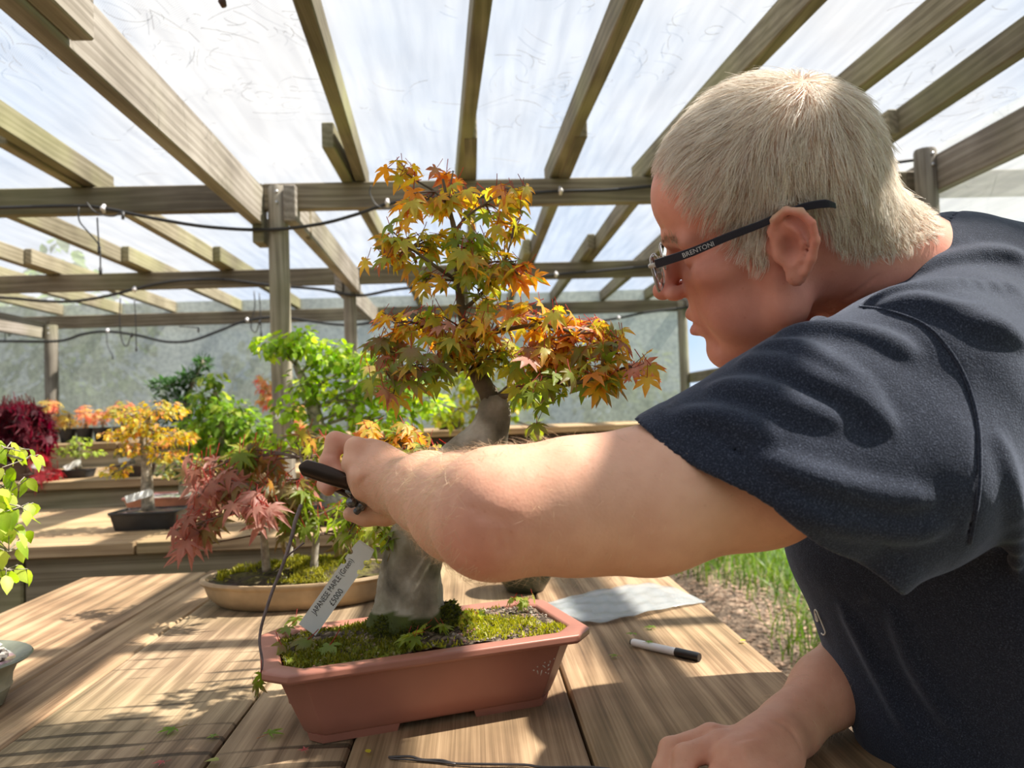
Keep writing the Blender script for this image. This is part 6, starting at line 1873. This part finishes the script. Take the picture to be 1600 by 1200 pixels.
def build_pipes():
    M_P = plain('black_pipe', (.022, .022, .024), .5, noise=.1, bmp=0); M_C = plain('white_clip', (.80, .78, .82), .35, noise=.03, bmp=0)
    M_D = plain('grey_tubing', (.07, .07, .075), .5, bmp=0)
    data = [(3.15, .0088, [(-120, 330), (0, 325), (120, 322), (165, 326), (250, 343), (330, 355), (420, 359), (500, 350), (560, 334), (605, 319), (660, 310), (760, 307), (875, 299), (950, 297), (1020, 291), (1150, 280), (1330, 262), (1460, 246)], [(161, 326), (605, 317), (876, 298)],
             [[(123, 324), (124, 345), (140, 365), (155, 385), (157, 418)], [(152, 340), (153, 360), (155, 385)], [(135, 316), (150, 332), (175, 338), (192, 331)], [(580, 290), (578, 302), (590, 322), (615, 325), (632, 312)], [(776, 330), (777, 380)]],
             'black irrigation pipe sagging along the nearest cross beam'),
            (5.0, .0115, [(-150, 460), (0, 465), (60, 470), (110, 471), (160, 464), (210, 452), (260, 441), (310, 437), (360, 438), (426, 446), (500, 452), (560, 462), (620, 452), (700, 445), (800, 440), (860, 430), (920, 425), (1010, 417), (1200, 405)], [(210, 452), (426, 446), (869, 429)],
             [[(188, 466), (187, 500), (190, 530), (198, 541), (206, 520)], [(210, 466), (212, 500), (213, 542)], [(397, 455), (398, 480), (392, 510), (400, 519), (406, 500)], [(405, 458), (407, 490), (408, 520)], [(280, 510), (310, 512)]],
             'black irrigation pipe looping along the second cross beam'),
            (6.76, .014, [(-100, 532), (0, 533), (90, 533), (130, 522), (168, 518), (215, 524), (260, 534), (300, 532), (340, 518), (386, 501), (440, 496), (540, 508), (620, 500), (720, 512), (860, 512), (960, 498), (1025, 486), (1180, 470)], [(168, 517), (386, 500), (967, 497)],
             [[(166, 520), (168, 540), (176, 556)], [(12, 500), (14, 525), (19, 515), (16, 506)], [(8, 494), (8, 530)], [(600, 476), (606, 490), (618, 478)]],
             'black irrigation pipe along the cross beam at the back netting')]
    for Y, r, pts, clips, drops, lab in data:
        c = at(*pts[0], Y); t = empty('irrigation_pipe', tuple(c)); tag(t, lab, 'pipe', 'irrigation pipes under the roof')
        mb = MB(); mb.tube(smooth_path([at(a, b, Y) for a, b in pts], 6), r * .8, 10); mb.build('pipe', M_P, t, smooth=True)
        for a, b in clips:
            mb = MB(); q = at(a, b, Y - r); mb.tube([q + Vector((0, .01, -.012)), q + Vector((0, -.004, .0)), q + Vector((0, .01, .016))], .007 * (Y / 3.1) ** .5, 8); mb.ball(q + Vector((0, -.004, 0)), .010 * (Y / 3.1) ** .5, 8, 6)
            mb.build('clip', M_C, t, smooth=True)
        for d in drops:
            mb = MB(); mb.tube(smooth_path([at(a, b, Y - .02) for a, b in d], 5), .0030 * (Y / 3.1) ** .3, 6); q = at(*d[-1], Y - .02)
            mb.tube([q, q + Vector((0, 0, -.03))], .0065, 8); mb.build('dropper', M_D, t, smooth=True)
    t = empty('sprinkler', tuple(at(348, -40, 1.6))); tag(t, 'small dark sprinkler nozzle hanging from the roof at the top edge', 'sprinkler')
    a = at(344, -18, 1.6); mb = MB(); mb.tube([Vector((a.x, a.y, 2.34)), a], .003, 6); mb.build('hose', M_D, t, smooth=True)
    mb = MB(); mb.tube([a, at(346, -4, 1.6), at(347, 2, 1.6), at(350, 10, 1.6)], [.004, .005, .0085, .006], 10); mb.build('nozzle', plain('rusty_nozzle', (.10, .05, .04), .6), t, smooth=True)

def build_plant_tag():
    Y0, Y1 = .985, .955
    a, b = at(480, 984, Y0), at(573, 852, Y1); e1 = (b - a).normalized(); n = -Vector(ray(530, 910)); e2 = n.cross(e1).normalized(); n = e1.cross(e2)
    L = (b - a).length; w = .0128
    t = empty('plant_label', tuple(a)); tag(t, 'white plastic plant label with handwritten name and price, in the pink-brown pot', 'label')
    # outline with two pairs of round notches near the top
    side = [(0, 0)]
    for c in (.75, .86):
        for k in range(7):
            q = PI * k / 6; side.append((c - .030 * math.cos(q), .34 * math.sin(q)))
    side += [(.93, 0), (1.0, .12)]
    Lp = [(x * L, w * (1 - d)) for x, d in side]; Rp = [(x * L, -w * (1 - d)) for x, d in side][::-1]
    prof = Rp[::-1] + Lp[::-1]
    m = len(prof)
    V = [a + e1 * x + e2 * y + n * .0005 for x, y in prof] + [a + e1 * x + e2 * y - n * .0005 for x, y in prof]
    mb = MB()
    k = len(Rp)
    fs = []
    for i in range(k - 1):
        r1, r2, l1, l2 = i, i + 1, m - 1 - i, m - 2 - i
        fs.append((r1, r2, l2, l1)); fs.append((m + l1, m + l2, m + r2, m + r1))
    fs += [(i, m + i, m + (i + 1) % m, (i + 1) % m) for i in range(m)]
    mb.add(V, fs); o = mb.build('strip', M_LABEL, t)
    mb = MB(); q = a + e1 * L * .985
    f1 = (e1 * .75 + n * .65).normalized(); V = [q - e2 * w * .85, q + e2 * w * .85, q + e2 * w * .8 + f1 * .006, q - e2 * w * .8 + f1 * .006]; V2 = [v + n * .0008 + e1 * .0006 for v in V]
    mb.add(V + V2, [(0, 1, 2, 3), (7, 6, 5, 4), (0, 4, 5, 1), (1, 5, 6, 2), (2, 6, 7, 3), (3, 7, 4, 0)]); mb.build('bent_tip', M_LABEL, t)
    # e2 is the left side of the strip as it runs upwards, so letters stand towards it
    s = 1 if e2.dot(r_) < 0 else -1
    lettering('JAPANESE MAPLE (Green)', .0100, a + e1 * .0235 + e2 * s * .0022 + n * .0006, e1 * .80, e2 * s, M_INK, t)
    lettering('\u00a35000', .0105, a + e1 * .046 - e2 * s * .0095 + n * .0006, e1 * .95, e2 * s, M_INK, t)

def build_table_things():
    # marker pen
    z = TAB + .0066; a, b = at_z(986, 1003, z), at_z(1093, 1027, z); d = (b - a)
    t = empty('marker_pen', tuple(a)); tag(t, 'white marker pen with a black cap, lying on the right of the table', 'pen')
    M_W = plain('white_barrel', (.78, .78, .80), .35, noise=.02, bmp=0); M_K = plain('black_cap', (.012, .012, .014), .3, noise=.05, bmp=0)
    P = lambda s: a + d * s
    mb = MB(); mb.tube([P(.02), P(.05), P(.68)], [.0050, .0058, .0058], 20); mb.build('barrel', M_W, t, auto=40)
    mb = MB(); mb.tube([P(.67), P(.675), P(.97), P(1.0)], [.0060, .0066, .0064, .0058], 20); tag(mb.build('cap', M_K, t, auto=40), 'black cap')
    mb = MB(); mb.tube([P(0), P(.012), P(.03)], [.0044, .0050, .0051], 20); mb.build('end_plug', M_K, t, auto=40)
    # clear plastic sheet
    top = [(846, 944), (900, 934), (960, 922), (1010, 914), (1060, 926), (1102, 940)]; bot = [(846, 946), (885, 968), (926, 976), (985, 968), (1045, 953), (1102, 941)]
    nu, nv = 30, 14; V = []
    tp = [at_z(*q, TAB + .002) for q in top]; bt = [at_z(*q, TAB + .002) for q in bot]
    tp, bt = smooth_path(tp, 6), smooth_path(bt, 6)
    for i in range(nu):
        s = i / (nu - 1) * (len(tp) - 1.001); j = int(s); A1 = tp[j].lerp(tp[j + 1], s - j); B1 = bt[j].lerp(bt[j + 1], s - j)
        for q in range(nv):
            p = B1.lerp(A1, q / (nv - 1)); e = min(1, 6 * min(i, nu - 1 - i) / nu)
            V.append((p.x, p.y, TAB + .0022 + e * (.004 * abs(math.sin(q * .9 + i * .25)) + .003 * abs(math.sin(i * .7 - q * .6)) + rnd.random() * .0012)))
    i = (np.arange(nu - 1)[:, None] * nv + np.arange(nv - 1)[None]).ravel()
    m, nt, p, out = new_mat('clear_polythene'); p.inputs['Base Color'].default_value = (.50, .55, .57, 1); p.inputs['Roughness'].default_value = .18; p.inputs['Specular IOR Level'].default_value = .8
    tr = N(nt, 'BsdfTransparent'); mx = N(nt, 'MixShader'); mx.inputs[0].default_value = .45; nt.links.new(tr.outputs[0], mx.inputs[1]); nt.links.new(p.outputs[0], mx.inputs[2]); nt.links.new(mx.outputs[0], out.inputs['Surface'])
    o = mesh_np('plastic_bag', V, np.stack([i, i + nv, i + nv + 1, i + 1], 1), m, True)
    so = o.modifiers.new('thickness', 'SOLIDIFY'); so.thickness = .0005
    tag(o, 'crumpled clear plastic bag lying flat behind the marker pen', 'bag')
    # bent training wire along the near edge
    mb = MB(); z = TAB + .0022
    mb.tube(smooth_path([at_z(*q, z + .001 * (i % 2)) for i, q in enumerate([(607, 1183), (640, 1182), (660, 1187), (690, 1188), (712, 1193), (760, 1194), (820, 1195), (850, 1199), (925, 1199), (985, 1206)])], 5), .0014, 8)
    mb.tube(smooth_path([at_z(*q, z) for q in [(609, 1185), (640, 1187), (680, 1190), (712, 1194)]], 4), .0010, 7)
    tag(mb.build('training_wire', plain('dark_wire', (.10, .09, .09), .45, .6), smooth=True), 'kinked dark training wire at the near edge of the table', 'wire')
    # drooping shoot over the pot's left rim belongs to the maple
    mp = bpy.data.objects['maple_bonsai']
    mb = MB(); Q = smooth_path([at(470, 790, .96), at(461, 815, .94), at(456, 838, .93), at(448, 865, .92), at(437, 895, .91), at(425, 925, .90), at(412, 965, .89), at(406, 992, .885), at(406, 1010, .88), at(410, 1035, .875), at(406, 1060, .87)], 5)
    mb.tube(Q, list(np.linspace(.0026, .0012, len(Q))), 7, jitter=.1); mb.tube([Q[16], Q[16] + Vector((.022, 0, .016))], .0011, 5)
    tag(mb.build('drooping_shoot', plain('purple_brown_bark', (.17, .125, .12), .8, noise=.25, scale=90), mp, smooth=True), 'thin grey-brown shoot')
    me = bpy.data.meshes
    ms = [q for q in me if q.name.startswith('leaf') and len(q.vertices) > 60]
    pick = lambda i: MAPLE[i]
    ml = leaf_meshes('leaf', MAPLE, M_LEAF)
    Q = np.array([tuple(at(408, 1052, .87)), tuple(at(403, 1066, .87)), tuple(at(399, 1072, .87))])
    leaf_objs(Q, np.array([[.1, -.3, 0], [-.3, -.2, 0], [.3, -.1, 0]]), np.array([.018, .016, .014]), np.array([0, 11, 10]), ml, mp, droop_lo=1.0, droop_hi=1.4)
    # fallen leaves and scraps
    def fallen(px, py, size, ti, rz, label, tilt=0.15, grp='fallen leaf scraps on the table'):
        V, Fc, C = ti
        p = at_z(px, py, TAB + .0035 + size * .06)
        o = mesh_np('fallen_leaf', V, Fc, M_LEAF, True, colors=C)
        o.matrix_world = Matrix.Translation(p) @ Matrix.Rotation(rz, 4, 'Z') @ Matrix.Rotation(tilt, 4, 'X') @ Matrix.Scale(size, 4)
        tag(o, label, 'leaf', grp); return o
    yl = oval(.38, (.72, .70, .06), (.78, .74, .10), .1); gl = oval(.30, (.36, .42, .12), (.50, .52, .18), .3); pk = palmate(5, .10, (.55, .14, .16), (.65, .25, .22), (.6, .2, .2), 71, droop=.1)
    flat = [palmate(5, .14, (.16, .30, .04), (.22, .34, .05), (.4, .3, .1), 80, droop=.12), palmate(5, .12, (.20, .34, .06), (.30, .40, .08), (.5, .3, .15), 81, droop=.2)]
    fallen(272, 1138, .020, flat[0], 2.2, 'green maple leaf fallen on the sawn plank, left of the pot')
    fallen(420, 1146, .021, flat[1], -.7, 'green maple leaf fallen in the pot\'s shadow')
    fallen(335, 1150, .011, flat[1], 1.0, 'small dull green leaf scrap on the plank joint')
    fallen(342, 1188, .017, gl, 1.3, 'pale green seed wing at the near edge, lying left of the pot')
    fallen(476, 1172, .010, pk, .4, 'tiny pink leaf stalk below the pot\'s left corner')
    fallen(255, 1190, .011, pk, 2.0, 'small pink leaf scrap at the near left edge')
    fallen(577, 1176, .009, yl, .5, 'yellow leaf scrap in front of the pot')
    fallen(1165, 1000, .010, yl, 1.9, 'bright yellow scrap near the right edge of the table')
    fallen(1018, 980, .017, flat[1], .2, 'green sprig between the plastic bag and the pen')
    fallen(963, 1024, .012, flat[1], 1.2, 'small bronze sprig left of the pen')
    o = fallen(989, 999, .014, flat[0], 2.6, 'green leaf scrap at the pen\'s end'); o.location.z += .010
    o = fallen(1012, 1012, .011, flat[1], -1.2, 'small pale leaf scrap lying on the pen'); o.location.z += .009
    fallen(224, 1172, .008, gl, .8, 'tiny yellowish scrap on the left planks')

# ------------------------------------------------------------------ build
build_floor()
build_roof()
build_posts()
build_walls()
build_benches()
build_table()
trees_beyond()
build_maple()
build_oval_forest()
build_background_plants()
build_front_left()
person = build_person()
tag(person, 'grey-haired man in navy T-shirt and glasses leaning over the table, pruning the maple', 'person')
build_hair(person)
build_brows(person)
build_arm_hair(person)
build_shirt(person)
build_trousers(person)
build_glasses()
build_pliers()
build_pipes()
build_plant_tag()
build_table_things()
